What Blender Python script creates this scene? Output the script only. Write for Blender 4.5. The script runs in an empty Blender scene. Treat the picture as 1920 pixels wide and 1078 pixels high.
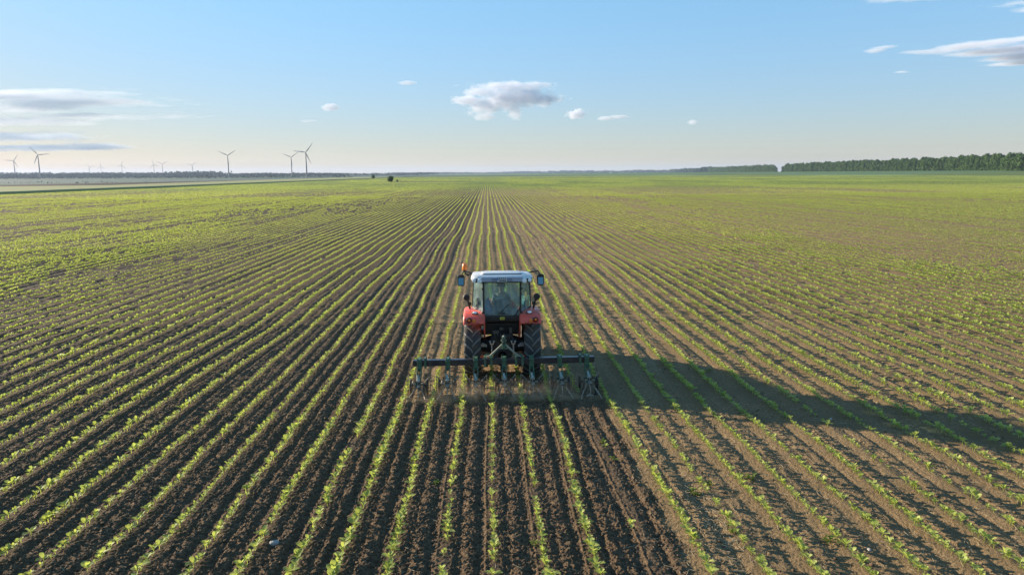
import bpy, bmesh, math, random
import numpy as np
from mathutils import Vector, Matrix
R = math.radians
random.seed(7)
rng = np.random.default_rng(11)
S = bpy.context.scene
COL = S.collection

# ---------------------------------------------------------------- camera, sky, sun, exposure
CAM_H = 5.3
cam_data = bpy.data.cameras.new('camera'); cam = bpy.data.objects.new('camera', cam_data); COL.objects.link(cam)
cam_data.sensor_width = 36.0; cam_data.lens = 24.0
cam_data.clip_start = 0.1; cam_data.clip_end = 60000
cam.matrix_world = Matrix.Translation((0, 0, CAM_H)) @ Matrix.Rotation(R(-2.0), 4, 'Z') @ Matrix.Rotation(R(90 - 9.45), 4, 'X') @ Matrix.Rotation(R(-0.34), 4, 'Z')
S.camera = cam

SUN_AZ = -63.0      # degrees from +Y, clockwise positive
SUN_EL = 13.0
W = bpy.data.worlds.new('World'); S.world = W; W.use_nodes = True
wn = W.node_tree; bg = wn.nodes['Background']
sky = wn.nodes.new('ShaderNodeTexSky'); sky.sky_type = 'NISHITA'; sky.sun_disc = False
sky.sun_elevation = R(SUN_EL); sky.sun_rotation = R(SUN_AZ)
sky.altitude = 50; sky.air_density = 1.0; sky.dust_density = 0.4; sky.ozone_density = 2.0
# soften the very bright glow round the sun and keep the horizon neutral
_bw = wn.nodes.new('ShaderNodeRGBToBW'); wn.links.new(sky.outputs[0], _bw.inputs[0])
_m1 = wn.nodes.new('ShaderNodeMath'); _m1.operation = 'MULTIPLY_ADD'; wn.links.new(_bw.outputs[0], _m1.inputs[0]); _m1.inputs[1].default_value = 1 / 2.0; _m1.inputs[2].default_value = 1.0
_m2 = wn.nodes.new('ShaderNodeMath'); _m2.operation = 'DIVIDE'; _m2.inputs[0].default_value = 2.2; wn.links.new(_m1.outputs[0], _m2.inputs[1])
_tc = wn.nodes.new('ShaderNodeTexCoord'); _sx = wn.nodes.new('ShaderNodeSeparateXYZ'); wn.links.new(_tc.outputs['Generated'], _sx.inputs[0])
_mr = wn.nodes.new('ShaderNodeMapRange'); wn.links.new(_sx.outputs[2], _mr.inputs[0]); _mr.inputs[1].default_value = 0.0; _mr.inputs[2].default_value = 0.30
_mx = wn.nodes.new('ShaderNodeMix'); _mx.data_type = 'RGBA'; wn.links.new(_mr.outputs[0], _mx.inputs[0]); _mx.inputs[6].default_value = (0.85, 0.82, 1.07, 1); _mx.inputs[7].default_value = (0.68, 0.94, 0.98, 1)
_v1 = wn.nodes.new('ShaderNodeVectorMath'); _v1.operation = 'SCALE'; wn.links.new(sky.outputs[0], _v1.inputs[0]); wn.links.new(_m2.outputs[0], _v1.inputs['Scale'])
_v2 = wn.nodes.new('ShaderNodeVectorMath'); _v2.operation = 'MULTIPLY'; wn.links.new(_v1.outputs[0], _v2.inputs[0]); wn.links.new(_mx.outputs[2], _v2.inputs[1])
wn.links.new(_v2.outputs[0], bg.inputs[0]); bg.inputs[1].default_value = 0.074

sd = bpy.data.lights.new('sun', 'SUN'); sun = bpy.data.objects.new('sun', sd); COL.objects.link(sun)
sd.energy = 3.7; sd.angle = R(0.8); sd.color = (1.0, 0.86, 0.68)
sdir = Vector((math.sin(R(SUN_AZ)) * math.cos(R(SUN_EL)), math.cos(R(SUN_AZ)) * math.cos(R(SUN_EL)), math.sin(R(SUN_EL))))
sun.rotation_euler = sdir.to_track_quat('Z', 'Y').to_euler(); sun.location = (-30, 20, 30)
S.view_settings.view_transform = 'Standard'; S.view_settings.look = 'None'
S.view_settings.exposure = 1.74; S.view_settings.gamma = 1.0
S.cycles.use_denoising = True
S.cycles.max_bounces = 12; S.cycles.diffuse_bounces = 3; S.cycles.glossy_bounces = 3
S.cycles.transmission_bounces = 6; S.cycles.transparent_max_bounces = 12; S.cycles.volume_bounces = 10

# ---------------------------------------------------------------- material helpers
class NT:
    def __init__(s, name):
        s.m = bpy.data.materials.new(name); s.m.use_nodes = True
        s.t = s.m.node_tree; s.t.nodes.clear(); s.out = s.t.nodes.new('ShaderNodeOutputMaterial')
    def n(s, typ, **kw):
        nd = s.t.nodes.new('ShaderNode' + typ)
        for k, v in kw.items(): setattr(nd, k, v)
        return nd
    def put(s, sock, v):
        if isinstance(v, bpy.types.NodeSocket): s.t.links.new(v, sock)
        elif v is not None:
            try: sock.default_value = v
            except Exception: sock.default_value = tuple(v) + (1,)
    def math(s, op, a, b=None, c=None, clamp=False):
        nd = s.n('Math', operation=op); nd.use_clamp = clamp
        for i, v in enumerate((a, b, c)):
            if v is not None: s.put(nd.inputs[i], v)
        return nd.outputs[0]
    def vmath(s, op, a, b=None):
        nd = s.n('VectorMath', operation=op); s.put(nd.inputs[0], a)
        if b is not None: s.put(nd.inputs[1], b)
        return nd.outputs[1] if op in ('LENGTH', 'DOT_PRODUCT') else nd.outputs[0]
    def noise(s, vec, scale, detail=3, rough=0.5):
        nd = s.n('TexNoise'); nd.inputs['Scale'].default_value = scale; nd.inputs['Detail'].default_value = detail
        nd.inputs['Roughness'].default_value = rough
        if vec is not None: s.put(nd.inputs['Vector'], vec)
        return nd.outputs[0]
    def ss(s, v, a, b, lo=0.0, hi=1.0):
        nd = s.n('MapRange', interpolation_type='SMOOTHSTEP'); s.put(nd.inputs[0], v)
        for i, q in zip((1, 2, 3, 4), (a, b, lo, hi)): s.put(nd.inputs[i], q)
        return nd.outputs[0]
    def mix(s, f, a, b):
        nd = s.n('Mix', data_type='RGBA'); s.put(nd.inputs[0], f); s.put(nd.inputs[6], a); s.put(nd.inputs[7], b)
        return nd.outputs[2]
    def obj(s): return s.n('TexCoord').outputs['Object']
    def pos(s): return s.n('NewGeometry').outputs['Position']
    def bump(s, h, strength, dist):
        nd = s.n('Bump'); nd.inputs['Strength'].default_value = strength; nd.inputs['Distance'].default_value = dist
        s.put(nd.inputs['Height'], h); return nd.outputs[0]
    def pbsdf(s, color, rough=0.6, metal=0.0, normal=None, spec=0.5, **kw):
        nd = s.n('BsdfPrincipled'); s.put(nd.inputs['Base Color'], color); s.put(nd.inputs['Roughness'], rough)
        nd.inputs['Metallic'].default_value = metal; nd.inputs['Specular IOR Level'].default_value = spec
        for k, v in kw.items(): s.put(nd.inputs[k.replace('_', ' ')], v)
        if normal is not None: s.put(nd.inputs['Normal'], normal)
        return nd.outputs[0]
    def surf(s, sh): s.t.links.new(sh, s.out.inputs['Surface']); return s.m
    def vol(s, sh): s.t.links.new(sh, s.out.inputs['Volume']); return s.m

def rgb(*c): return (c[0], c[1], c[2], 1.0)

DUST = rgb(0.17, 0.115, 0.07)
def paint(name, col, rough=0.4, metal=0.0, dust=0.35, var=0.15, dscale=6.0, coat=0.0):
    k = NT(name); p = k.obj()
    n1 = k.noise(p, dscale, 5, 0.65); n2 = k.noise(p, dscale * 4.3, 4, 0.6)
    base = k.mix(n2, rgb(*[c * (1 - var) for c in col]), rgb(*[min(1, c * (1 + var)) for c in col]))
    m = k.math('MULTIPLY', k.ss(n1, 0.42, 0.72), dust)
    c = k.mix(m, base, DUST)
    r = k.math('ADD', rough, k.math('MULTIPLY', m, 0.5))
    return k.surf(k.pbsdf(c, r, metal, k.bump(n2, 0.08, 0.01), Coat_Weight=coat))

M = {}
M['red'] = paint('red_paint', (0.78, 0.095, 0.06), 0.42, dust=0.55, coat=0.15)
M['white'] = paint('white_paint', (0.66, 0.66, 0.65), 0.4, dust=0.25, var=0.06)
M['grey'] = paint('shaded_roof_grey', (0.34, 0.38, 0.46), 0.5, dust=0.15)  # shade on the white roof's rear face, put into the colour as blue-grey
M['black'] = paint('black_plastic', (0.018, 0.018, 0.019), 0.5, dust=0.10)
M['dark'] = paint('dark_metal', (0.030, 0.028, 0.027), 0.6, 0.2, dust=0.45)
M['rubber'] = paint('tyre_rubber', (0.036, 0.034, 0.032), 0.75, dust=0.55, dscale=3)
M['lug'] = paint('lug_rubber', (0.14, 0.13, 0.12), 0.6, dust=0.45, dscale=3)
M['rim'] = paint('rim_paint', (0.45, 0.44, 0.42), 0.5, 0.3, dust=0.4)
M['bar'] = paint('toolbar_paint', (0.035, 0.034, 0.042), 0.30, 0.25, dust=0.30)
M['green'] = paint('green_paint', (0.05, 0.13, 0.075), 0.5, 0.1, dust=0.55, dscale=9)
M['pale'] = paint('worn_steel', (0.30, 0.32, 0.27), 0.42, 0.5, dust=0.5, dscale=9)
M['steel'] = paint('bare_steel', (0.50, 0.48, 0.50), 0.28, 0.85, dust=0.25)
M['tine'] = paint('tine_steel', (0.30, 0.24, 0.18), 0.5, 0.5, dust=0.5)
M['seat'] = paint('seat_fabric', (0.09, 0.115, 0.145), 0.85, dust=0.05)
M['seatline'] = paint('pale_line', (0.6, 0.6, 0.56), 0.7, dust=0.05)
M['shirt'] = paint('shirt_cloth', (0.13, 0.145, 0.17), 0.9, dust=0.0)
M['jeans'] = paint('jeans_cloth', (0.03, 0.06, 0.14), 0.9, dust=0.0)
M['bluecloth'] = paint('blue_cloth', (0.03, 0.16, 0.46), 0.85, dust=0.0)
M['cap'] = paint('cap_cloth', (0.03, 0.07, 0.15), 0.85, dust=0.0)
M['skin'] = paint('skin', (0.42, 0.25, 0.18), 0.55, dust=0.0)
M['yellow'] = paint('yellow_sticker', (0.75, 0.62, 0.05), 0.5, dust=0.1)
M['plate'] = paint('plate_white', (0.62, 0.64, 0.66), 0.4, dust=0.15)
M['orange'] = paint('orange_plastic', (0.85, 0.20, 0.02), 0.3, dust=0.1)
M['redlens'] = paint('red_lens', (0.35, 0.012, 0.012), 0.15, dust=0.1)
M['amber'] = paint('amber_lens', (0.80, 0.28, 0.02), 0.15, dust=0.1)
M['lens'] = paint('lamp_lens', (0.85, 0.87, 0.88), 0.15, 0.0, dust=0.05)
M['marker'] = paint('orange_marker', (0.70, 0.10, 0.03), 0.5, dust=0.2)
def mk_mirror():
    k = NT('mirror_glass'); return k.surf(k.pbsdf(rgb(0.15, 0.21, 0.24), 0.06, 1.0))
M['mirror'] = mk_mirror()
def mk_glass():
    k = NT('tinted_glass')
    t = k.n('BsdfTransparent'); k.put(t.inputs[0], rgb(0.80, 0.93, 0.93))
    g = k.n('BsdfGlossy'); g.inputs['Roughness'].default_value = 0.03; k.put(g.inputs[0], rgb(0.85, 0.95, 0.95))
    fr = k.n('Fresnel'); fr.inputs[0].default_value = 1.5
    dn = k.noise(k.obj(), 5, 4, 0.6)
    d = k.n('BsdfDiffuse'); k.put(d.inputs[0], rgb(0.52, 0.72, 0.74))  # pale teal dust film that also paints sky reflection into the panes
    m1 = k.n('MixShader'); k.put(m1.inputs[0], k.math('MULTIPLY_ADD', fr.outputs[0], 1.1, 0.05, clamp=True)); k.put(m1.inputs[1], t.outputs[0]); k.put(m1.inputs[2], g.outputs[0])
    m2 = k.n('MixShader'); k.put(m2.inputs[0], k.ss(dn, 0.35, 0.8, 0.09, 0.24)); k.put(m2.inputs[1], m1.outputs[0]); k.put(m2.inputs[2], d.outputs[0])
    return k.surf(m2.outputs[0])
M['glass'] = mk_glass()
def mk_leaf(name, c0, c1, trans=0.35, tcol=(0.30, 0.42, 0.05), scale=2.5):
    k = NT(name); p = k.pos()
    n = k.noise(p, scale, 2, 0.6); n2 = k.noise(p, scale * 9, 2, 0.5)
    f = k.ss(k.math('ADD', k.math('MULTIPLY', n, 0.6), k.math('MULTIPLY', n2, 0.4)), 0.35, 0.65)
    c = k.mix(f, rgb(*c0), rgb(*c1))
    b = k.pbsdf(c, 0.62, spec=0.15)
    t = k.n('BsdfTranslucent'); k.put(t.inputs[0], rgb(*tcol))
    m = k.n('MixShader'); m.inputs[0].default_value = trans; k.put(m.inputs[1], b); k.put(m.inputs[2], t.outputs[0])
    return k.surf(m.outputs[0])
M['leaf'] = mk_leaf('seedling_leaf', (0.165, 0.225, 0.045), (0.43, 0.45, 0.15), 0.40, (0.58, 0.65, 0.12))
M['weed'] = mk_leaf('weed_leaf', (0.10, 0.15, 0.03), (0.22, 0.24, 0.05), 0.3, (0.3, 0.35, 0.06))
M['tree'] = mk_leaf('tree_leaf', (0.024, 0.056, 0.010), (0.066, 0.118, 0.020), 0.2, (0.09, 0.17, 0.02), 0.12)
def mk_farwood():
    k = NT('far_foliage'); n = k.noise(k.pos(), 0.02, 3, 0.6)
    return k.surf(k.pbsdf(k.mix(n, rgb(0.022, 0.040, 0.018), rgb(0.055, 0.075, 0.030)), 1.0, spec=0.0))
M['farwood'] = mk_farwood()
M['bark'] = paint('bark', (0.10, 0.075, 0.055), 0.9, dust=0.1)
M['turbine'] = paint('turbine_backlit', (0.075, 0.085, 0.10), 0.5, dust=0.03, var=0.04, dscale=0.05)  # white turbines coloured dark, backlit silhouette put into the base colour
M['stone'] = paint('pale_stone', (0.34, 0.31, 0.28), 0.85, dust=0.5)
M['straw'] = paint('straw', (0.36, 0.28, 0.17), 0.8, dust=0.2)

# ---------------------------------------------------------------- mesh builder
class MB:
    def __init__(s): s.v = []; s.f = []; s.mi = []; s.cur = 0
    def add(s, vs, fs):
        o = len(s.v); s.v.extend([tuple(q) for q in vs]); s.f.extend([tuple(i + o for i in f) for f in fs]); s.mi.extend([s.cur] * len(fs))
    def box(s, c, size, rot=None):
        hx, hy, hz = [q / 2 for q in size]
        vs = [Vector((x, y, z)) for x in (-hx, hx) for y in (-hy, hy) for z in (-hz, hz)]
        if rot is not None: vs = [rot @ q for q in vs]
        s.add([q + Vector(c) for q in vs], [(0, 1, 3, 2), (4, 6, 7, 5), (0, 4, 5, 1), (2, 3, 7, 6), (0, 2, 6, 4), (1, 5, 7, 3)]); return s
    def bar(s, a, b, w, h, up=(0, 0, 1)):
        a, b = Vector(a), Vector(b); d = (b - a).normalized(); sd_ = d.cross(Vector(up))
        if sd_.length < 1e-4: sd_ = d.cross(Vector((1, 0, 0)))
        sd_.normalize(); u = sd_.cross(d)
        rot = Matrix((sd_, d, u)).transposed()
        return s.box((a + b) / 2, (w, (b - a).length, h), rot)
    def tube(s, pts, r, n=8, cap=True):
        pts = [Vector(p) for p in pts]; rs = r if isinstance(r, (list, tuple)) else [r] * len(pts)
        vs = []; fs = []
        for i, p in enumerate(pts):
            d = (pts[min(i + 1, len(pts) - 1)] - pts[max(i - 1, 0)]).normalized()
            a = d.cross(Vector((0.123, 0.31, 0.94)));
            if a.length < 1e-3: a = d.cross(Vector((1, 0, 0)))
            a.normalize(); b = d.cross(a)
            for j in range(n):
                t = 2 * math.pi * j / n; vs.append(p + (a * math.cos(t) + b * math.sin(t)) * rs[i])
        for i in range(len(pts) - 1):
            for j in range(n):
                fs.append((i * n + j, i * n + (j + 1) % n, (i + 1) * n + (j + 1) % n, (i + 1) * n + j))
        if cap: fs.append(tuple(range(n))[::-1]); fs.append(tuple((len(pts) - 1) * n + j for j in range(n)))
        s.add(vs, fs); return s
    def lathe(s, prof, axis='X', c=(0, 0, 0), n=32):
        vs = []; fs = []
        for (a, r) in prof:
            for j in range(n):
                t = 2 * math.pi * j / n; u, w = r * math.cos(t), r * math.sin(t)
                q = {'X': (a, u, w), 'Y': (u, a, w), 'Z': (u, w, a)}[axis]; vs.append(Vector(q) + Vector(c))
        k = len(prof)
        for i in range(k - 1):
            for j in range(n): fs.append((i * n + j, (i + 1) * n + j, (i + 1) * n + (j + 1) % n, i * n + (j + 1) % n))
        if prof[0][1] > 1e-6: fs.append(tuple(range(n)))
        if prof[-1][1] > 1e-6: fs.append(tuple((k - 1) * n + j for j in range(n))[::-1])
        s.add(vs, fs); return s
    def prism(s, poly, x0, x1, axis='X'):
        n = len(poly); mk = {'X': lambda a, p: (a, p[0], p[1]), 'Y': lambda a, p: (p[0], a, p[1]), 'Z': lambda a, p: (p[0], p[1], a)}[axis]
        s.add([mk(x0, p) for p in poly] + [mk(x1, p) for p in poly],
              [tuple(range(n))[::-1], tuple(range(n, 2 * n))] + [(i, (i + 1) % n, n + (i + 1) % n, n + i) for i in range(n)]); return s
    def loft(s, secs):
        n = len(secs[0]); vs = [p for q in secs for p in q]; fs = []
        for i in range(len(secs) - 1):
            for j in range(n): fs.append((i * n + j, i * n + (j + 1) % n, (i + 1) * n + (j + 1) % n, (i + 1) * n + j))
        fs.append(tuple(range(n))[::-1]); fs.append(tuple((len(secs) - 1) * n + j for j in range(n)))
        s.add(vs, fs); return s
    def panel(s, quad, th):      # thin solid pane from 4 corner points
        q = [Vector(p) for p in quad]; nrm = (q[1] - q[0]).cross(q[3] - q[0]).normalized() * th / 2
        s.add([p + nrm for p in q] + [p - nrm for p in q], [(0, 1, 2, 3), (7, 6, 5, 4)] + [(i, i + 4, (i + 1) % 4 + 4, (i + 1) % 4) for i in range(4)]); return s
    def ico(s, c, r, sub=1, squash=(1, 1, 1), jit=0.0):
        bm = bmesh.new(); bmesh.ops.create_icosphere(bm, subdivisions=sub, radius=1)
        vs = []
        for v in bm.verts:
            k = 1 + random.uniform(-jit, jit); vs.append((c[0] + v.co.x * r * squash[0] * k, c[1] + v.co.y * r * squash[1] * k, c[2] + v.co.z * r * squash[2] * k))
        s.add(vs, [tuple(v.index for v in f.verts) for f in bm.faces]); bm.free(); return s
    def build(s, name, mats, parent=None, bevel=0.0, smooth=False, seg=2):
        me = bpy.data.meshes.new(name); me.from_pydata(s.v, [], s.f)
        mats = mats if isinstance(mats, (list, tuple)) else [mats]
        for m in mats: me.materials.append(m)
        me.polygons.foreach_set('material_index', s.mi)
        bm = bmesh.new(); bm.from_mesh(me); bmesh.ops.recalc_face_normals(bm, faces=bm.faces); bm.to_mesh(me); bm.free()
        if smooth:
            me.polygons.foreach_set('use_smooth', [True] * len(me.polygons)); me.set_sharp_from_angle(angle=R(38))
        o = bpy.data.objects.new(name, me); COL.objects.link(o)
        if parent is not None: o.parent = parent
        if bevel > 0:
            b = o.modifiers.new('bevel', 'BEVEL'); b.width = bevel; b.segments = seg; b.limit_method = 'ANGLE'; b.angle_limit = R(35)
        return o
def np_mesh(name, V, F, mat, attrs=None, smooth=False):
    me = bpy.data.meshes.new(name); k = F.shape[1]
    me.vertices.add(len(V)); me.vertices.foreach_set('co', np.ascontiguousarray(V, dtype=np.float32).ravel())
    me.loops.add(F.size); me.loops.foreach_set('vertex_index', np.ascontiguousarray(F, dtype=np.int32).ravel())
    me.polygons.add(len(F)); me.polygons.foreach_set('loop_start', np.arange(0, F.size, k, dtype=np.int32))
    me.update(calc_edges=True)
    if smooth: me.polygons.foreach_set('use_smooth', np.ones(len(F), dtype=bool))
    for an, av in (attrs or {}).items():
        a = me.attributes.new(an, 'FLOAT', 'POINT'); a.data.foreach_set('value', np.ascontiguousarray(av, dtype=np.float32))
    me.materials.append(mat)
    o = bpy.data.objects.new(name, me); COL.objects.link(o); return o
def tag(o, label=None, cat=None, group=None, kind=None):
    for k, v in (('label', label), ('category', cat), ('group', group), ('kind', kind)):
        if v: o[k] = v
    return o
def thing(name, loc, label, cat, group=None, rz=0.0):
    o = bpy.data.objects.new(name, None); COL.objects.link(o); o.location = loc; o.rotation_euler = (0, 0, rz); o.empty_display_size = 0.3
    return tag(o, label, cat, group)
def empty(name, parent, loc=(0, 0, 0), rot=(0, 0, 0)):
    o = bpy.data.objects.new(name, None); COL.objects.link(o); o.parent = parent; o.location = loc; o.rotation_euler = rot; return o
def dup(root, loc, rz=0.0, sc=None):
    def cp(o, par):
        c = o.copy(); COL.objects.link(c)
        if par is not None: c.parent = par
        for ch in list(o.children): cp(ch, c)
        return c
    r = cp(root, None); r.location = loc; r.rotation_euler = (0, 0, rz)
    if sc: r.scale = sc
    return r

# ---------------------------------------------------------------- numpy noise and the terrain
_tab = rng.random((512, 512)).astype(np.float32)
def vnoise(x, y):
    xi = np.floor(x).astype(np.int64); yi = np.floor(y).astype(np.int64); fx = (x - xi).astype(np.float32); fy = (y - yi).astype(np.float32)
    fx = fx * fx * (3 - 2 * fx); fy = fy * fy * (3 - 2 * fy); a, b = xi & 511, (xi + 1) & 511; c, d = yi & 511, (yi + 1) & 511
    return (_tab[a, c] * (1 - fx) + _tab[b, c] * fx) * (1 - fy) + (_tab[a, d] * (1 - fx) + _tab[b, d] * fx) * fy
def fbm(x, y, o=3):
    s = 0; a = 0.5; t = 0
    for i in range(o): s = s + a * vnoise(x * 2 ** i + 17.3 * i, y * 2 ** i + 9.1 * i); t += a; a *= 0.5
    return s / t
def sst(v, a, b):
    t = np.clip((v - a) / (b - a), 0, 1); return t * t * (3 - 2 * t)
def strip_d(x, y): return 0.942 * (x - 617) + 0.335 * (y - 775)       # distance beyond the right field edge
def terrain(x, y):
    x = np.asarray(x, dtype=np.float64); y = np.asarray(y, dtype=np.float64)
    t = 5.4 * sst(strip_d(x, y), 15, 260)
    t = t - 14.0 * sst(y, 430, 1250) * (1 - sst(y, 1450, 2350)) * (1 - sst(x, -420, -240))
    return t
ROW0, PITCH, TRX, TRY = 0.05, 0.70, 0.345, 17.8
def row_shift(k, y):
    p = np.floor((k + 3) / 6.0)
    return 0.22 * (vnoise(y / 7.0 + 31.7 * p, p * 5.3 + 0.5) - 0.5) * sst(y, -5, 8) * (1 - sst(y, 60, 140)) + 0.065 * (vnoise(y / 1.6, k * 3.7 + 0.5) - 0.5)
def tilled(x, y):
    w = 0.25 * (vnoise(x * 3, y * 3) - 0.5)
    left = 1 - sst(x + w, -2.2, -1.9)
    mid = sst(x + w, -2.2, -1.9) * (1 - sst(x + w, 2.55, 2.8)) * (1 - sst(y + 2 * w, 15.3, 15.8))
    return np.clip(left + mid, 0, 1)
def relief(x, y):
    k = np.round((x - ROW0) / PITCH); d = x - ROW0 - k * PITCH - row_shift(k, y)
    A = tilled(x, y); ad = np.abs(d)
    side = vnoise(k * 7.1 + 0.5, np.sign(d) * 3 + y / 9.0)
    deep = 0.6 + 0.9 * vnoise(k * 13.7 + 2.5, y / 14.0)
    prof = 0.012 * np.exp(-(d / 0.09) ** 2) - (0.013 + 0.011 * A) * deep * (0.35 + side) * np.exp(-((ad - 0.21) / 0.06) ** 2) \
        + (0.008 + 0.005 * A) * deep * np.exp(-((ad - 0.34) / 0.08) ** 2) - 0.006 * A * np.exp(-((d + 0.13) / 0.02) ** 2) + 0.016 * A * np.exp(-((d + 0.115) / 0.018) ** 2)
    f = 1 - sst(y, 110, 200)
    rough = (0.36 + 0.64 * A) * (1 - 0.65 * np.exp(-(d / 0.085) ** 2))
    c1 = fbm(x * 5.5, y * 4.6, 2) - 0.5
    c2 = fbm(x * 27, y * 23, 2) - 0.5; c2 = np.where(c2 > 0.10, c2 * 1.5, c2)
    c3 = fbm(x * 52, y * 44, 2) - 0.5
    lump = rough * (0.036 * c1 + 0.034 * c2 * (1 - sst(y, 25, 60)) + 0.034 * c3 * (1 - sst(y, 12, 28))) + 0.012 * (fbm(x * 1.1, y * 0.5, 2) - 0.5)
    # wheel ruts left by the tractor
    rut = 0
    for wx in (TRX - 0.80, TRX + 0.80):
        rut = rut - 0.025 * np.exp(-((x - wx) / 0.2) ** 4) * sst(y, TRY - 1.2, TRY - 0.6) * (1 - sst(y, TRY + 2.6, TRY + 3.0))
    return (prof + lump) * f + rut
def height(x, y): return terrain(x, y) + relief(x, y)

def span(lo, hi, step, grow):
    v = [lo]
    while v[-1] < hi: v.append(v[-1] + max(step, grow * v[-1]))
    return v
def sheet(xs, ys):
    X, Y = np.meshgrid(np.array(xs), np.array(ys)); nr, nc = X.shape; idx = np.arange(nr * nc).reshape(nr, nc)
    return X, Y, np.stack([idx[:-1, :-1], idx[:-1, 1:], idx[1:, 1:], idx[1:, :-1]], -1).reshape(-1, 4)
# near block, fine enough for clods; the rest of the sheet runs under it and on to the horizon
yn = list(np.arange(4.5, 6.5, 0.02)) + [6.5]
while yn[-1] < 24: yn.append(yn[-1] + 1.9e-4 * yn[-1] ** 2)
xh = span(0.0, 27.0, 0.0135, 0.0016); xn = [-v for v in xh[:0:-1]] + xh
X1, Y1, F1 = sheet(xn, yn); Z1 = height(X1, Y1)
Z1[0, :] -= 0.12; Z1[:, 0] -= 0.12; Z1[:, -1] -= 0.12
yf = [-400.0, -60.0, -12.0, 0.0] + list(np.arange(2.0, yn[-1] - 0.3, 0.5)) + [yn[-1] - 0.05]
while yf[-1] < 190: yf.append(yf[-1] + 2.1e-4 * yf[-1] ** 2)
while yf[-1] < 15500: yf.append(yf[-1] * 1.035)
xh = span(0.0, 210.0, 0.055, 0.0022) + [240, 300, 400, 560, 800, 1200, 1800, 2800, 4500, 8000, 15800]; xf = [-v for v in xh[:0:-1]] + xh
X2, Y2, F2 = sheet(xf, yf); Z2 = height(X2, Y2)
Z2 -= 0.16 * ((np.abs(X2) < xn[-1] - 0.3) & (Y2 < yn[-1] - 0.01) & (Y2 > yn[0] + 0.3))
GV = np.concatenate([np.stack([X1, Y1, Z1], -1).reshape(-1, 3), np.stack([X2, Y2, Z2], -1).reshape(-1, 3)])
GT_ = np.concatenate([tilled(X1, Y1).ravel(), tilled(X2, Y2).ravel()])
GF = np.concatenate([F1, F2 + X1.size])

def mk_soil():
    k = NT('field_soil'); p = k.pos(); sx = k.n('SeparateXYZ'); k.put(sx.inputs[0], p); x, y = sx.outputs[0], sx.outputs[1]
    at = k.n('Attribute', attribute_name='tilled'); A = at.outputs['Fac']
    n1 = k.noise(p, 0.9, 4, 0.6); n2 = k.ss(k.noise(p, 14, 5, 0.75), 0.3, 0.7); n3 = k.noise(p, 60, 4, 0.7)
    dark = k.mix(n2, rgb(0.070, 0.046, 0.027), rgb(0.215, 0.143, 0.082))
    lite = k.mix(n2, rgb(0.165, 0.110, 0.057), rgb(0.37, 0.250, 0.130))
    lite = k.mix(k.ss(n1, 0.35, 0.7), lite, rgb(0.215, 0.146, 0.076))
    c = k.mix(A, lite, dark)
    c = k.mix(k.ss(n3, 0.66, 0.74, 0, 0.55), c, rgb(0.30, 0.23, 0.15))     # straw flecks
    # far away the seedlings close over the soil
    pv = k.n('Combine' + 'XYZ'); k.put(pv.inputs[0], k.math('MULTIPLY', x, 0.006)); k.put(pv.inputs[1], k.math('MULTIPLY', y, 0.006))
    g1 = k.noise(pv.outputs[0], 4, 5, 0.6)
    pw = k.n('CombineXYZ'); k.put(pw.inputs[0], k.math('MULTIPLY', x, 0.5)); k.put(pw.inputs[1], k.math('MULTIPLY', y, 0.03))
    g2 = k.noise(pw.outputs[0], 1.0, 4, 0.7)
    green = k.mix(g2, rgb(0.075, 0.115, 0.020), rgb(0.15, 0.20, 0.04))
    cov = k.math('MULTIPLY', k.ss(y, 170, 320), k.ss(k.math('ADD', g1, k.math('MULTIPLY', g2, 0.3)), 0.38, 0.72, 0.60, 0.97))
    # bare dark patches near the bush
    bx = k.math('MULTIPLY', k.math('ADD', x, 45), 1 / 38.0); by = k.math('MULTIPLY', k.math('ADD', y, -475), 1 / 22.0)
    rr = k.math('ADD', k.math('MULTIPLY', bx, bx), k.math('MULTIPLY', by, by))
    bare = k.ss(k.math('ADD', rr, k.math('MULTIPLY', g2, 0.9)), 0.7, 1.5)
    cov = k.math('MULTIPLY', cov, bare)
    c = k.mix(cov, c, green)
    # plain beyond the fields
    far = k.mix(k.ss(g1, 0.4, 0.6), rgb(0.040, 0.085, 0.045), rgb(0.070, 0.090, 0.055))
    fm = k.math('MAXIMUM', k.ss(y, 1380, 1420), k.ss(k.math('MULTIPLY', x, -1), 146, 150))
    c = k.mix(fm, c, far)
    b = k.bump(k.math('ADD', n2, k.math('MULTIPLY', n3, 0.7)), 0.85, 0.035)
    return k.surf(k.pbsdf(c, 0.92, normal=b, spec=0.15))
ground = np_mesh('ground', GV, GF, mk_soil(), {'tilled': GT_}, smooth=True)
tag(ground, 'dark tilled soil of the wide row crop field', kind='structure')
del X1, Y1, Z1, F1, X2, Y2, Z2, F2, GV, GF, GT_

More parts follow.
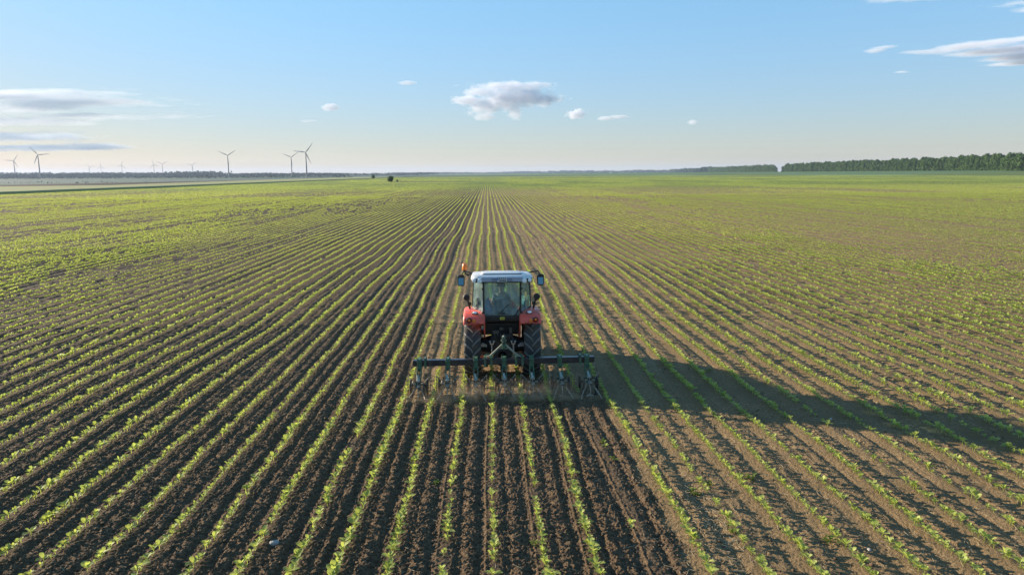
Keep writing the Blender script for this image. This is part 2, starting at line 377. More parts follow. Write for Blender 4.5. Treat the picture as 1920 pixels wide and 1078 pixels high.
# ---------------------------------------------------------------- neighbouring fields
def mk_crop(name, c0, c1, sc1=0.25):
    k = NT(name); p = k.pos(); n = k.noise(p, sc1, 5, 0.7); n2 = k.noise(p, 0.02, 3, 0.5)
    c = k.mix(k.math('ADD', k.math('MULTIPLY', n, 0.6), k.math('MULTIPLY', n2, 0.4)), rgb(*c0), rgb(*c1))
    return k.surf(k.pbsdf(c, 0.9, normal=k.bump(n, 0.6, 0.3), spec=0.1))
def field_slab(name, poly_fn, y0, y1, ny, nx, h, mat, label):
    V = []; Fq = []
    for j in range(ny + 1):
        y = y0 * (y1 / y0) ** (j / ny); xa, xb = poly_fn(y)
        xs = np.linspace(xa, xb, nx + 1)
        z = terrain(xs, np.full_like(xs, y)) + h * (0.92 + 0.16 * fbm(xs * 0.4, np.full_like(xs, y * 0.4)))
        zb = terrain(xs, np.full_like(xs, y)) - 0.3
        edge = (j in (0, ny))
        row = [(xs[0], y, zb[0])] + [(a, y, (zb[i] if edge else b)) for i, (a, b) in enumerate(zip(xs, z))] + [(xs[-1], y, zb[-1])]
        V += row
    m = nx + 3
    for j in range(ny):
        for i in range(m - 1): Fq.append((j * m + i, j * m + i + 1, (j + 1) * m + i + 1, (j + 1) * m + i))
    return tag(np_mesh(name, np.array(V), np.array(Fq), mat), label, kind='structure')
wheat_edge = lambda y: float(np.interp(y, [60, 330, 360, 500, 700, 1000, 1400], [-235, -228, -192, -205, -222, -235, -240]))
field_slab('wheat_field', lambda y: (wheat_edge(y), -147.5), 60, 1380, 70, 40, 0.75,
           mk_crop('wheat', (0.24, 0.24, 0.10), (0.36, 0.34, 0.15)), 'pale green cereal field along the left edge of the crop')
field_slab('ploughed_field', lambda y: (wheat_edge(y) - 85 - 0.02 * y, wheat_edge(y) - 0.4), 60, 1380, 60, 12, 0.22,
           mk_crop('ploughed', (0.018, 0.014, 0.011), (0.038, 0.028, 0.020)), 'narrow dark ploughed strip beyond the pale cereal field')
def strip_x(y): return 617 - 0.335 / 0.942 * (y - 775)
field_slab('cereal_field', lambda y: (strip_x(y) + 6, strip_x(y) + 330 + (y - 200) * 0.35), 200, 3600, 50, 30, 0.5,
           mk_crop('young_cereal', (0.085, 0.14, 0.055), (0.13, 0.19, 0.075)), 'bluish green cereal strip below the right shelterbelt')

# ---------------------------------------------------------------- haze and clouds
def haze():
    k = NT('haze_air'); v = k.n('VolumePrincipled')
    v.inputs['Color'].default_value = (0.50, 0.62, 0.83, 1); v.inputs['Density'].default_value = 0.62e-4; v.inputs['Anisotropy'].default_value = 0.2
    m = k.vol(v.outputs[0]); b = MB(); b.box((0, 7600, 60), (33000, 17400, 162)); tag(b.build('haze', m), 'pale blue haze over the far plain', kind='stuff')
haze()

def cloud(name, c, ext, lobes, dens, nscale, label, stretch=(1, 1, 1), edge=0.5, amp=2.7, step=0.12, tilt=0.0, det=8, rgh=0.66, blend=0.2, alb=(0.85, 0.86, 0.92)):
    """lobes: (cx,cy,cz,rx,ry,rz) in metres about c"""
    k = NT(name + '_vapour'); p = k.obj()
    q = None
    for (a, b_, d, rx, ry, rz) in lobes:
        e = k.vmath('MULTIPLY', k.vmath('SUBTRACT', p, (a, b_, d)), (1 / rx, 1 / ry, 1 / rz)); l = k.vmath('LENGTH', e)
        q = l if q is None else k.math('SMOOTH_MIN', q, l, blend)
    pn = k.vmath('ADD', k.vmath('MULTIPLY', p, stretch), (c[0], c[1], c[2]))
    n = k.noise(pn, nscale, det, rgh)
    s = k.math('ADD', k.math('SUBTRACT', 1.0, q), k.math('MULTIPLY', k.math('SUBTRACT', n, 0.5), amp))
    rho = k.ss(s, 0.0, edge, 0.0, dens)
    v = k.n('VolumePrincipled'); v.inputs['Color'].default_value = alb + (1,); k.put(v.inputs['Density'], rho); v.inputs['Anisotropy'].default_value = 0.0
    m = k.vol(v.outputs[0])
    try: m.cycles.volume_step_rate = step
    except Exception: pass
    b = MB(); b.box((0, 0, 0), ext); o = b.build(name, m); o.location = c; o.rotation_euler = (0, R(tilt), 0)
    return tag(o, label, 'cloud', 'clouds in the sky')
cloud('cumulus_cloud', (170, 6000, 610), (1160, 620, 470),
      [(-320, 0, 10, 150, 120, 52), (-170, 0, -40, 170, 120, 74), (-20, 0, 20, 180, 150, 92), (150, 0, 40, 200, 160, 84), (320, 0, 20, 190, 130, 50), (70, 0, -85, 80, 80, 62), (-190, 0, -120, 110, 70, 34), (60, 60, 135, 360, 120, 40), (-220, 30, 80, 150, 90, 38)],
      0.0105, 0.013, 'largest grey bottomed cumulus cloud, high above the tractor', edge=0.5, amp=3.3, det=9, rgh=0.68, stretch=(0.75, 1, 1.25), step=0.06, blend=0.35)
cloud('cumulus_cloud', (770, 6050, 510), (300, 200, 150), [(0, 0, -5, 95, 70, 38), (30, 0, 10, 70, 60, 38)], 0.018, 0.018, 'small puffy white cloud just right of the largest cumulus')
cloud('wispy_cloud', (1115, 6100, 482), (380, 180, 110), [(-70, 0, -5, 90, 60, 22), (60, 0, 8, 120, 60, 18)], 0.014, 0.0063, 'short thin cloud wisp right of the small puffy cloud', stretch=(0.6, 1, 1.5))
cloud('wispy_cloud', (1790, 6100, 440), (190, 140, 90), [(10, 0, 0, 55, 45, 22)], 0.014, 0.0081, 'tiny pink white cloud puff low above the right-hand trees')
cloud('wispy_cloud', (-1320, 6000, 570), (270, 160, 110), [(0, 0, 0, 85, 60, 28)], 0.014, 0.0072, 'small faint cloud puff above the pair of turbines near the centre')
cloud('wispy_cloud', (-670, 6000, 765), (220, 140, 80), [(0, 0, 0, 75, 50, 18)], 0.012, 0.0072, 'small flat cloud fleck left of and above the largest cumulus', stretch=(0.6, 1, 1.5))
cloud('wispy_cloud', (-1510, 6000, 455), (260, 140, 70), [(0, 0, 0, 90, 50, 14)], 0.009, 0.0072, 'faint thin cloud streak above the bush on the horizon, left side', stretch=(0.5, 1, 2))
cloud('cloud_bank', (-5350, 9000, 850), (3900, 1500, 560),
      [(-500, 0, 150, 1500, 500, 85), (300, 0, 70, 1300, 400, 48), (-900, 0, -10, 1100, 500, 85), (500, 0, -100, 1350, 400, 42), (-600, 0, -160, 1200, 400, 60)],
      0.0042, 0.0028, 'wide layered cloud bank at the left above the wind turbines', stretch=(0.35, 0.6, 2.4), edge=0.8, amp=3.6, step=0.12, alb=(0.86, 0.88, 0.93))
cloud('cloud_bank', (-5900, 9100, 440), (3000, 1300, 420), [(-300, 0, 70, 1150, 450, 80), (200, 0, -70, 1300, 400, 55)],
      0.0050, 0.0036, 'low grey blue cloud bank behind the leftmost turbines', stretch=(0.35, 0.6, 2.2), edge=0.7, amp=3.0, step=0.12, alb=(0.66, 0.74, 0.86))
cloud('cloud_bank', (3640, 5000, 850), (1900, 700, 360),
      [(-500, 0, 30, 260, 130, 24), (-260, 0, 46, 280, 120, 22), (0, 0, 62, 330, 130, 24), (280, 0, 78, 330, 130, 26), (60, 0, 2, 330, 130, 24), (330, 0, 20, 380, 130, 26), (200, 0, -44, 330, 130, 24), (420, 0, -70, 300, 130, 24), (150, 0, -92, 230, 100, 16), (-850, 0, 48, 90, 60, 20), (-770, 0, 72, 100, 60, 15)],
      0.014, 0.0030, 'ragged lilac cloud streak at the right edge of the sky', stretch=(0.4, 0.8, 2.0), edge=0.9, amp=3.6, tilt=-3, blend=0.15)
cloud('cloud_bank', (2960, 4000, 980), (1700, 600, 280), [(250, 0, -70, 260, 140, 22), (120, 0, -35, 330, 140, 20), (-420, 0, 22, 380, 170, 18), (50, 0, 20, 330, 170, 24), (480, 0, 10, 400, 200, 42)],
      0.012, 0.0036, 'thin cloud band cut by the top right corner of the picture', stretch=(0.45, 0.8, 1.9), edge=0.8, amp=3.6, tilt=-3, blend=0.5)
cloud('wispy_cloud', (3590, 6000, 850), (260, 140, 70), [(0, 0, 0, 85, 50, 13)], 0.009, 0.0072, 'tiny cloud fleck below the ragged streak at the right', stretch=(0.5, 1, 2))

# ---------------------------------------------------------------- trees
def crown_mesh(name, mat, w, h, z0, nl, nq, q, seed, skirt=True):
    r = np.random.default_rng(seed); V = []; Fq = []
    lobes = []
    for i in range(nl):
        a = r.uniform(0, 6.283); t = (i + 0.5) / nl; zz = z0 + h * (0.12 + 0.80 * t); rad = w * 0.5 * (0.45 + 0.55 * math.sin(math.pi * min(1, 0.30 + 0.55 * t)))
        lobes.append((rad * 0.62 * math.cos(a), rad * 0.62 * math.sin(a), zz, w * r.uniform(0.17, 0.27)))
    lobes.append((0, 0, z0 + h * 0.55, w * 0.30)); lobes.append((r.uniform(-.1, .1) * w, 0, z0 + h * 0.86, w * 0.17))
    if skirt: lobes += [(0, 0, z0 + h * .2, w * .3)] + [(w * .32 * math.cos(a), w * .32 * math.sin(a), z0 + h * .08, w * .2) for a in (0, 1.2, 2.4, 3.6, 4.8)]
    for i in range(nq):
        lx, ly, lz, lr = lobes[r.integers(len(lobes))]
        d = r.normal(size=3); d /= np.linalg.norm(d); p = np.array([lx, ly, lz]) + d * lr * r.uniform(0.72, 1.08) * np.array([1, 1, 0.95])
        if p[2] < z0 * 0.8: p[2] = z0 * 0.8
        nrm = d + r.normal(size=3) * 0.55; nrm /= np.linalg.norm(nrm); a = np.cross(nrm, r.normal(size=3)); a /= np.linalg.norm(a); b = np.cross(nrm, a)
        k = q * r.uniform(0.55, 1.25); o = len(V)
        V += [p - a * k, p - b * k * 0.6, p + a * k, p + b * k * 0.6]; Fq.append((o, o + 1, o + 2, o + 3))
    me_o = np_mesh(name, np.array(V), np.array(Fq), mat); return me_o
def trunk_mb(h, r0, limbs, seed, spread):
    rr = random.Random(seed); b = MB(); b.tube([(0, 0, -0.4), (0.02 * h, 0, h * 0.35), (-0.01 * h, 0.01 * h, h * 0.8)], [r0, r0 * 0.75, r0 * 0.25], 7)
    for i in range(limbs):
        a = rr.uniform(0, 6.28); z = h * rr.uniform(0.25, 0.55)
        b.tube([(0, 0, z), (spread * 0.5 * math.cos(a), spread * 0.5 * math.sin(a), z + h * 0.16), (spread * math.cos(a), spread * math.sin(a), z + h * 0.28)], [r0 * 0.5, r0 * 0.3, r0 * 0.1], 5)
    return b
protos = []
GT = 'trees of the right shelterbelt'
LB1 = 'tall dense broadleaf tree in the shelterbelt right of the belt gap'
LB2 = 'distant dense broadleaf tree in the shelterbelt left of the belt gap'
for i in range(5):
    H = 22 + 0.8 * i; t = thing('belt_tree', (0, 0, 0), LB1, 'tree', GT)
    trunk_mb(H * 0.8, 0.35, 5, i, 3.5).build('trunk', M['bark'], t)
    c = crown_mesh('crown', M['tree'], 14.5 + i * 0.5, H, 0.1, 20, 1900, 1.25, 40 + i); c.parent = t
    protos.append(t)
belt = [(745, 850), (800, 1150), (850, 1600), (905, 2090)]
def belt_pts(path, step):
    out = []
    for (a, b) in zip(path[:-1], path[1:]):
        L = math.dist(a, b); n = int(L / step)
        for j in range(n): out.append((a[0] + (b[0] - a[0]) * j / n, a[1] + (b[1] - a[1]) * j / n))
    return out
pl = belt_pts(belt, 9.0); nfront = len(pl); pl += [(x + 11, y + 4) for (x, y) in belt_pts(belt, 16.5)]
used = set()
for j, (x, y) in enumerate(pl):
    x += random.uniform(-4, 4); y += random.uniform(-2, 2); k = random.randrange(5); s = random.uniform(0.90, 1.06)
    if nfront - 4 < j < nfront: s *= 0.86 - 0.10 * (j - nfront + 3)
    z = float(terrain(x, y)) - 0.2
    if k not in used:
        used.add(k); o = protos[k]; o.location = (x, y, z); o.rotation_euler = (0, 0, random.uniform(0, 6)); o.scale = (s, s, s)
    else: o = dup(protos[k], (x, y, z), random.uniform(0, 6), (s, s, s))
pl2 = belt_pts([(925, 2190), (1010, 2700), (1130, 3500)], 16)
far_proto = []
for i in range(3):
    c = crown_mesh('belt_tree', M['tree'], 19, 23 + i, 0.1, 13, 520, 1.9, 60 + i); c.data.materials.append(M['bark'])
    tag(c, LB2, 'tree', GT); far_proto.append(c)
for j, (x, y) in enumerate(pl2):
    s = random.uniform(0.9, 1.06) * (0.62 + 0.13 * j if j < 3 else 1.0)
    x += random.uniform(-4, 4); o = far_proto[j] if j < 3 else far_proto[j % 3].copy()
    if j >= 3: COL.objects.link(o)
    o.location = (x, y, float(terrain(x, y)) - 0.3); o.rotation_euler = (0, 0, random.uniform(0, 6)); o.scale = (s, s, s)

def woods():
    r = np.random.default_rng(5); V = []
    def line(a, b, n, h, wdt, jit=0.35):
        t = r.random(n); x = a[0] + (b[0] - a[0]) * t + r.normal(size=n) * wdt; y = a[1] + (b[1] - a[1]) * t + r.normal(size=n) * wdt
        hh = h * (1 - jit + 2 * jit * vnoise(t * 60, np.full(n, a[0] * 0.013))); z = terrain(x, y) + hh * r.random(n) ** 0.7
        s = hh * r.uniform(0.18, 0.34, n)
        return np.stack([x, y, z, s], 1)
    P = np.concatenate([
        line((1150, 3560), (1700, 6400), 5200, 21, 14), line((1650, 6300), (200, 8200), 5200, 22, 25), line((200, 8200), (-700, 5200), 3800, 14, 30),
        line((-300, 3900), (-900, 3500), 2500, 10, 25), line((-700, 3300), (-2900, 2700), 24000, 13, 40), line((-1500, 3800), (-5200, 4800), 8000, 22, 60),
        line((-560, 1600), (-1400, 1750), 500, 4, 15, 0.5), line((-420, 2100), (-1700, 2150), 3500, 5, 14, 0.4)])
    n = len(P); d = r.normal(size=(n, 3)); d /= np.linalg.norm(d, axis=1)[:, None]; e = np.cross(d, r.normal(size=(n, 3))); e /= np.linalg.norm(e, axis=1)[:, None]; g = np.cross(d, e)
    c = P[:, :3]; s = P[:, 3:4]
    V = np.stack([c - e * s, c - g * s, c + e * s, c + g * s], 1).reshape(-1, 3)
    tag(np_mesh('distant_wood', V, np.arange(4 * n).reshape(n, 4), M['farwood']), 'thin dark line of far woods along the horizon', kind='stuff')
woods()
def bush(loc, w, h, label, seed, cat='bush', nm='bush'):
    t = thing(nm, (loc[0], loc[1], float(terrain(*loc)) - 0.05), label, cat)
    trunk_mb(h * 0.7, h * 0.035, 4, seed, w * 0.25).build('trunk', M['bark'], t)
    crown_mesh('crown', M['tree'], w * 1.15, h, h * 0.02, 14, 1200, w * 0.085, seed, False).parent = t
bush((-70.5, 508), 4.2, 3.7, 'round dark bush standing alone at the far left of the crop field', 71)
bush((-65.5, 507), 1.3, 1.3, 'small low shrub just right of the lone round bush', 72, 'shrub', 'shrub')
bush((-148, 905), 4.2, 4.2, 'tiny round tree on the horizon, left of and beyond the lone bush', 73, 'tree', 'round_tree')

# ---------------------------------------------------------------- wind turbines
def turbine(x, y, hz, label, yaw, ang, H=80.0, BL=35.0):
    z0 = float(terrain(x, y)); H = hz - z0
    t = thing('wind_turbine', (x, y, z0), label, 'wind turbine', 'wind turbines on the left horizon', R(yaw))
    b = MB(); b.lathe([(-0.5, 2.3), (H * 0.5, 1.85), (H - 1.6, 1.25)], 'Z', n=20); b.build('tower', M['turbine'], t, smooth=True)
    b = MB(); b.loft([[(sx * w, yy, H + sz * hgt) for sx, sz in ((-1, -.9), (1, -.9), (1, .9), (.6, 1.1), (-.6, 1.1), (-1, .9))] for yy, w, hgt in ((-2.6, 1.3, 1.4), (1, 1.7, 1.8), (6.0, 1.3, 1.4), (7.2, .7, .9))])
    b.build('nacelle', M['turbine'], t, bevel=0.15)
    rt = empty('rotor', t, (0, -4.2, H), (0, R(ang), 0))
    b = MB(); b.lathe([(-1.8, 0.05), (-1.3, 0.9), (0, 1.5), (1.5, 1.5)], 'Y', n=16); b.build('hub', M['turbine'], rt, smooth=True)
    for i in range(3):
        b = MB(); secs = []
        for s_ in (0.0, 0.05, 0.18, 0.4, 0.7, 0.92, 1.0):
            ch = np.interp(s_, [0, .05, .18, 1.0], [1.5, 1.6, 3.1, 0.7]); th = np.interp(s_, [0, .05, .18, 1.0], [1.5, 1.4, .8, .15]); tw = R(np.interp(s_, [0, .18, 1], [35, 20, 2]))
            z = 1.2 + s_ * BL; sec = []
            for px, py in ((-.35, 0), (-.1, .5), (.3, .35), (.65, 0), (.3, -.35), (-.1, -.5)):
                u, v = px * ch, py * th; sec.append((u * math.cos(tw) - v * math.sin(tw), u * math.sin(tw) + v * math.cos(tw), z))
            secs.append(sec)
        b.loft(secs); o = b.build('blade', M['turbine'], rt, smooth=True); o.rotation_euler = (0, R(120 * i), 0)
    return t
# x, y, hub height, yaw, rotor angle, label
for (x, y, hz, yaw, ang, lab) in [
    (-2308, 3471, 82, 36, 33, 'leftmost white wind turbine, one blade pointing level to the left'),
    (-1611, 2554, 82, 32, -37, 'tall wind turbine second from the left, big against the low cloud bank'),
    (-3383, 6023, 84, 40, -46, 'faint tiny turbine, left of the two faintest on the horizon'),
    (-3287, 6023, 84, 40, -2, 'faint tiny turbine with one blade straight up, right of the faintest one'),
    (-2645, 5120, 83, 35, 12, 'small hazy turbine standing alone, blades like a tilted Y upside down'),
    (-2302, 4876, 81, 30, -12, 'small hazy turbine, left one of the close middle pair'),
    (-2142, 4654, 81, 30, 58, 'small hazy turbine with a Y of blades, right one of the close middle pair'),
    (-2091, 4995, 78, 30, 50, 'small hazy turbine standing alone left of the tall Y shaped turbine'),
    (-976, 2653, 79, 18, 56, 'tall turbine standing alone with its blades in a wide Y'),
    (-816, 2926, 78, 15, 54, 'shorter turbine with Y blades, left one of the pair nearest the centre'),
    (-562, 2179, 74, 15, 37, 'tallest and rightmost wind turbine, right one of the pair nearest the centre')]:
    turbine(x, y, hz, lab, yaw, ang)

# ---------------------------------------------------------------- tractor
TR = thing('tractor', (TRX, TRY, -0.02), 'red tractor with white cab roof driving away along the crop rows', 'tractor')
def wheel(name, parent, loc, rad, w, rim_r, nl, lug_h, side):
    t = empty(name, parent, loc); hw = w / 2
    b = MB(); b.lathe([(-hw * .70, rim_r), (-hw * .92, rim_r + .05), (-hw, rad * .80), (-hw * .97, rad * .93), (-hw * .80, rad * .975), (-hw * .4, rad * .995), (0, rad), (hw * .4, rad * .995), (hw * .80, rad * .975), (hw * .97, rad * .93), (hw, rad * .80), (hw * .92, rim_r + .05), (hw * .70, rim_r)], 'X', n=56)
    b.build('tyre', M['rubber'], t, smooth=True)
    b = MB()
    for sgn in (-1, 1):
        for i in range(nl):
            th0 = 2 * math.pi * (i + (0.5 if sgn > 0 else 0)) / nl; secs = []
            for s_ in (0.0, 0.25, 0.5, 0.75, 1.0, 1.1):
                xx = sgn * hw * min(1.0, (-0.06 + 1.06 * s_)); rb = rad * np.interp(s_, [0, .75, 1, 1.1], [.985, .97, .925, .86]); rt = rb + lug_h * np.interp(s_, [0, .75, 1.0, 1.1], [1, 1, .9, .35])
                th = th0 + 0.30 * s_ ** 0.85; q = []
                for (dr, dw) in ((rb, .036), (rt, .024), (rt, -.024), (rb, -.036)):
                    a = th + dw / rad; q.append((xx, -dr * math.cos(a), -dr * math.sin(a) * -1))
                secs.append(q)
            b.loft(secs)
    b.build('tread_lug_ring', M['lug'], t)
    b = MB(); b.lathe([(-hw * .70, rim_r + .01), (-hw * .55, rim_r - .03), (-hw * .2, rim_r - .05), (-.02, rim_r * .45), (-.02, .06)], 'X', n=40)
    b.lathe([(hw * .70, rim_r + .01), (hw * .55, rim_r - .03), (hw * .2, rim_r - .05), (.03, rim_r * .45), (.03, .06)], 'X', n=40)
    b.build('rim', M['rim'], t, smooth=True)
    b = MB(); b.lathe([(-.09, .15), (.10 * 1, .15)], 'X', n=20)
    for i in range(8):
        a = i * math.pi / 4; b.lathe([(-.115, .018), (.125, .018)], 'X', (0, .21 * math.cos(a), .21 * math.sin(a)), 8)
    b.build('hub', M['dark'], t, bevel=.008)
    return t
for sx in (-1, 1):
    wheel('rear_wheel', TR, (sx * 0.775, 0, 0.82), 0.79, 0.44, 0.46, 19, 0.045, sx)
    wheel('front_wheel', TR, (sx * 0.82, 2.45, 0.60), 0.57, 0.34, 0.32, 17, 0.035, sx)
# chassis, axle, gearbox, drawbar
b = MB(); b.prism([(-.42, .50), (-.42, 1.18), (-.1, 1.30), (1.2, 1.22), (2.9, 1.0), (2.9, .62), (1.3, .55), (.2, .42)], -.24, .24)
b.lathe([(-.66, .17), (-.45, .20), (-.25, .26), (.25, .26), (.45, .20), (.66, .17)], 'X', (0, 0, .82), 20)
b.bar((-.62, 2.45, .60), (.62, 2.45, .60), .16, .16); b.build('chassis', M['dark'], TR, bevel=.02)
b = MB(); b.lathe([(-.58, .03), (-.58, .05), (-.42, .05), (-.42, .12), (-.38, .13)], 'Y', (0, 0, .62), 16); b.box((0, -.55, .34), (.12, .5, .05)); b.box((0, -.45, .46), (.20, .10, .20)); b.build('drawbar', M['dark'], TR, bevel=.008)
b = MB()
for (p, sz) in (((-.18, -.46, 1.05), (.12, .10, .16)), ((-.17, -.50, 1.28), (.16, .10, .09)), ((.10, -.47, 1.14), (.30, .12, .12)), ((.02, -.46, .95), (.34, .10, .10)), ((.22, -.46, 1.30), (.07, .08, .16)), ((-.02, -.48, 1.36), (.10, .08, .07))): b.box(p, sz)
for i in range(6):
    b.tube([(-.22 + .08 * i, -.50, 1.30 - .02 * i), (-.20 + .09 * i, -.58, 1.18), (-.1 + .05 * i, -.52, 1.02)], .014, 6)
b.build('hydraulic_valves', paint('valve_metal', (.07, .065, .06), .45, .5, dust=.4), TR, bevel=.01)
# three point hitch
for sx in (-1, 1):
    b = MB(); b.bar((sx * .30, -.30, .52), (sx * .42, -1.22, .60), .05, .09); b.tube([(sx * .42 - .04, -1.22, .60), (sx * .42 + .04, -1.22, .60)], .055, 10); b.build('lower_link', M['dark'], TR, bevel=.008)
    b = MB(); b.tube([(sx * .275, -.78, 1.02), (sx * .285, -.80, .56)], .021, 8); b.box((sx * .275, -.78, 1.06), (.10, .07, .09)); b.tube([(sx * .275 - .07, -.78, 1.09), (sx * .275 + .07, -.78, 1.09)], .024, 8); b.build('lift_rod', M['steel'], TR, bevel=.006)
    b = MB(); b.bar((sx * .24, -.20, 1.16), (sx * .275, -.82, 1.08), .06, .09); b.build('lift_arm', M['dark'], TR, bevel=.01)
    b = MB(); b.bar((sx * .56, -.56, .93), (sx * .40, -.56, .93), .04, .05); b.tube([(sx * .57, -.6, .97), (sx * .51, -.6, 1.0), (sx * .44, -.6, .97), (sx * .42, -.6, .90)], .016, 6); b.build('stabiliser', M['steel'], TR)
    b = MB(); b.box((sx * .53, -.90, .72), (.085, .03, .055)); b.bar((sx * .53, -.88, .72), (sx * .50, -.35, .70), .025, .025); b.build('orange_reflector', M['marker'], TR)
b = MB(); b.tube([(0, -.42, 1.12), (0, -.75, 1.13), (0, -1.02, 1.15)], [.03, .038, .03], 10); b.build('top_link', M['steel'], TR, smooth=True)
# hood (in front of the cab)
b = MB(); hs = []
for (y, w, zt, zb) in ((1.28, .44, 1.80, 1.0), (2.0, .42, 1.72, 1.0), (2.8, .38, 1.58, .95), (3.15, .33, 1.42, .9), (3.22, .26, 1.25, .92)):
    hs.append([(-w, y, zb), (w, y, zb), (w, y, zt - .14), (w * .72, y, zt - .02), (0, y, zt), (-w * .72, y, zt - .02), (-w, y, zt - .14)])
b.loft(hs); b.build('hood', M['red'], TR, bevel=.02)
b = MB(); b.box((0, 3.225, 1.08), (.40, .03, .24)); b.build('grille', M['black'], TR, bevel=.01)
# fenders
for sx in (-1, 1):
    b = MB(); prof = [(-.77, 1.535), (-.80, 1.56), (-.77, 1.70), (-.68, 1.765), (-.42, 1.80), (0, 1.81), (.42, 1.77), (.72, 1.62), (.90, 1.40)]
    inn = [(.86, 1.38), (.68, 1.58), (.40, 1.72), (0, 1.76), (-.40, 1.75), (-.62, 1.715), (-.70, 1.66), (-.73, 1.56)]
    xs = [(.46, 0, 0), (.935, 0, 0), (.975, .012, .012), (.997, .04, .04)]
    secs = []
    for (xx, dz, dy) in xs: secs.append([(sx * xx, y * (1 - dy * .5), z - dz) for (y, z) in prof] + [(sx * xx, y, z - dz * .3) for (y, z) in inn])
    b.loft(secs); fo = b.build('fender', M['red'], TR, bevel=.012, smooth=True)
    b = MB(); b.prism([(-.60, 1.28), (-.74, 1.55), (-.66, 1.74), (-.2, 1.78), (.5, 1.72), (.8, 1.5), (.8, 1.05), (.2, 1.0), (-.3, 1.05)], sx * .44, sx * .475); b.build('fender_liner', M['red'], fo)
    b = MB(); b.lathe([(-.030, .055), (-.030, .068), (.02, .072)], 'Y', (sx * .845, -.815, 1.655), 20); b.build('tail_lamp_housing', M['black'], fo)
    b = MB(); b.lathe([(-.052, .012), (-.045, .05), (-.02, .058)], 'Y', (sx * .845, -.81, 1.655), 20); b.build('tail_lamp', M['redlens'], fo, smooth=True)
    b = MB(); b.lathe([(-.058, .006), (-.052, .024), (-.04, .03)], 'Y', (sx * .845, -.81, 1.665), 14); b.build('tail_lamp_core', M['amber'], fo, smooth=True)
    b = MB(); b.lathe([(-.045, .01), (-.03, .042), (.02, .046)], 'Y', (sx * .728, -.80, 1.635), 18); b.build('turn_signal', M['orange'], fo, smooth=True)
    b = MB()
    for q in (0, .05): b.box((sx * (.60 + q), -.80, 1.57), (.022, .03, .022))
    b.build('fender_bolt', M['black'], fo)
    b = MB(); b.box((sx * .70, -.60, 1.80), (.15, .10, .06)); b.build('marker_lamp_base', M['black'], fo, bevel=.02)
    b = MB(); b.ico((sx * .70, -.635, 1.815), .055, 2, (1.15, .7, .6)); b.build('marker_lamp', M['lens'], fo, smooth=True)
    # dark round lamp on a stalk above each fender
    b = MB(); b.tube([(sx * .84, -.05, 1.80), (sx * .87, -.10, 1.98), (sx * .90, -.10, 2.05)], .028, 8); b.box((sx * .85, -.08, 1.95), (.10, .07, .08)); lo = b.build('lamp_stalk', M['black'], TR, bevel=.01)
    b = MB(); b.lathe([(-.07, .01), (-.065, .075), (-.03, .09), (.04, .082), (.09, .05), (.10, .01)], 'Y', (sx * .925, -.12, 2.13), 22); b.build('side_work_lamp', M['black'], lo, smooth=True)
# cab body under the rear window
b = MB(); b.prism([(-.26, 1.18), (-.30, 1.44), (-.58, 1.57), (-.60, 1.70), (-.50, 1.71), (1.25, 1.60), (1.25, 1.18)], -.455, .455); b.build('rear_body', M['black'], TR, bevel=.02)
b = MB(); b.box((-.0, -.612, 1.655), (.115, .012, .065)); b.build('warning_sticker', M['yellow'], TR, bevel=.004)
b = MB()
for i in range(3): b.box((-.03 + .03 * i, -.620, 1.655), (.016, .004, .04))
b.build('warning_mark', M['black'], TR)
b = MB(); b.box((0, .45, 1.45), (1.46, 1.55, .10)); b.build('cab_floor', M['black'], TR, bevel=.02)
# pillars
def P(x, y, z): return (x, y, z)
ZB, ZT = 1.72, 2.60
b = MB()
for sx in (-1, 1):
    b.bar(P(sx * .475, -.56, ZB - .03), P(sx * .475, -.50, ZT), .05, .06)      # rear window posts
    b.bar(P(sx * .765, .12, ZB + .08), P(sx * .725, .10, ZT), .05, .05)        # middle posts
    b.bar(P(sx * .60, 1.18, 1.30), P(sx * .60, 1.02, ZT), .055, .06)           # front posts
    b.bar(P(sx * .475, -.56, ZB), P(sx * .77, .10, ZB + .11), .035, .06)       # sill of the rear corner pane
    b.bar(P(sx * .765, .10, ZB + .09), P(sx * .60, 1.17, 1.52), .04, .05)
    b.bar(P(sx * .475, -.50, ZT - .01), P(sx * .725, .10, ZT - .01), .04, .05)
    b.bar(P(sx * .725, .10, ZT - .01), P(sx * .60, 1.02, ZT - .01), .04, .05)
b.bar(P(-.475, -.50, ZT - .01), P(.475, -.50, ZT - .01), .05, .05); b.bar(P(-.475, -.565, ZB - .02), P(.475, -.565, ZB - .02), .05, .06)
b.bar(P(-.60, 1.02, ZT - .01), P(.60, 1.02, ZT - .01), .05, .05); b.bar(P(-.60, 1.18, 1.52), P(.60, 1.18, 1.52), .05, .05)
b.build('cab_frame', M['black'], TR, bevel=.008)
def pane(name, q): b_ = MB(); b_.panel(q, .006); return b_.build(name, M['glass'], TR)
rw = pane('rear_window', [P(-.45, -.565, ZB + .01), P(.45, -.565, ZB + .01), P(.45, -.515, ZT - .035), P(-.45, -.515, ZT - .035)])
b = MB(); b.box((.02, -.60, ZB + .06), (.12, .03, .035)); b.build('window_handle', M['black'], rw, bevel=.006)
b = MB(); b.bar((.46, -.62, ZB + .22), (.30, -.60, ZB - .06), .028, .028); b.build('window_strut', M['black'], rw, bevel=.006)
b = MB()
for z in (1.80, 2.42):
    for sx in (-1, 1): b.box((sx * .50, -.57, z), (.05, .05, .05))
b.build('window_hinge', M['black'], rw, bevel=.008)
b = MB(); b.tube([(-.10, -.585, ZB + .03), (.18, -.565, ZB + .30)], .010, 6); b.build('wiper', M['black'], rw)
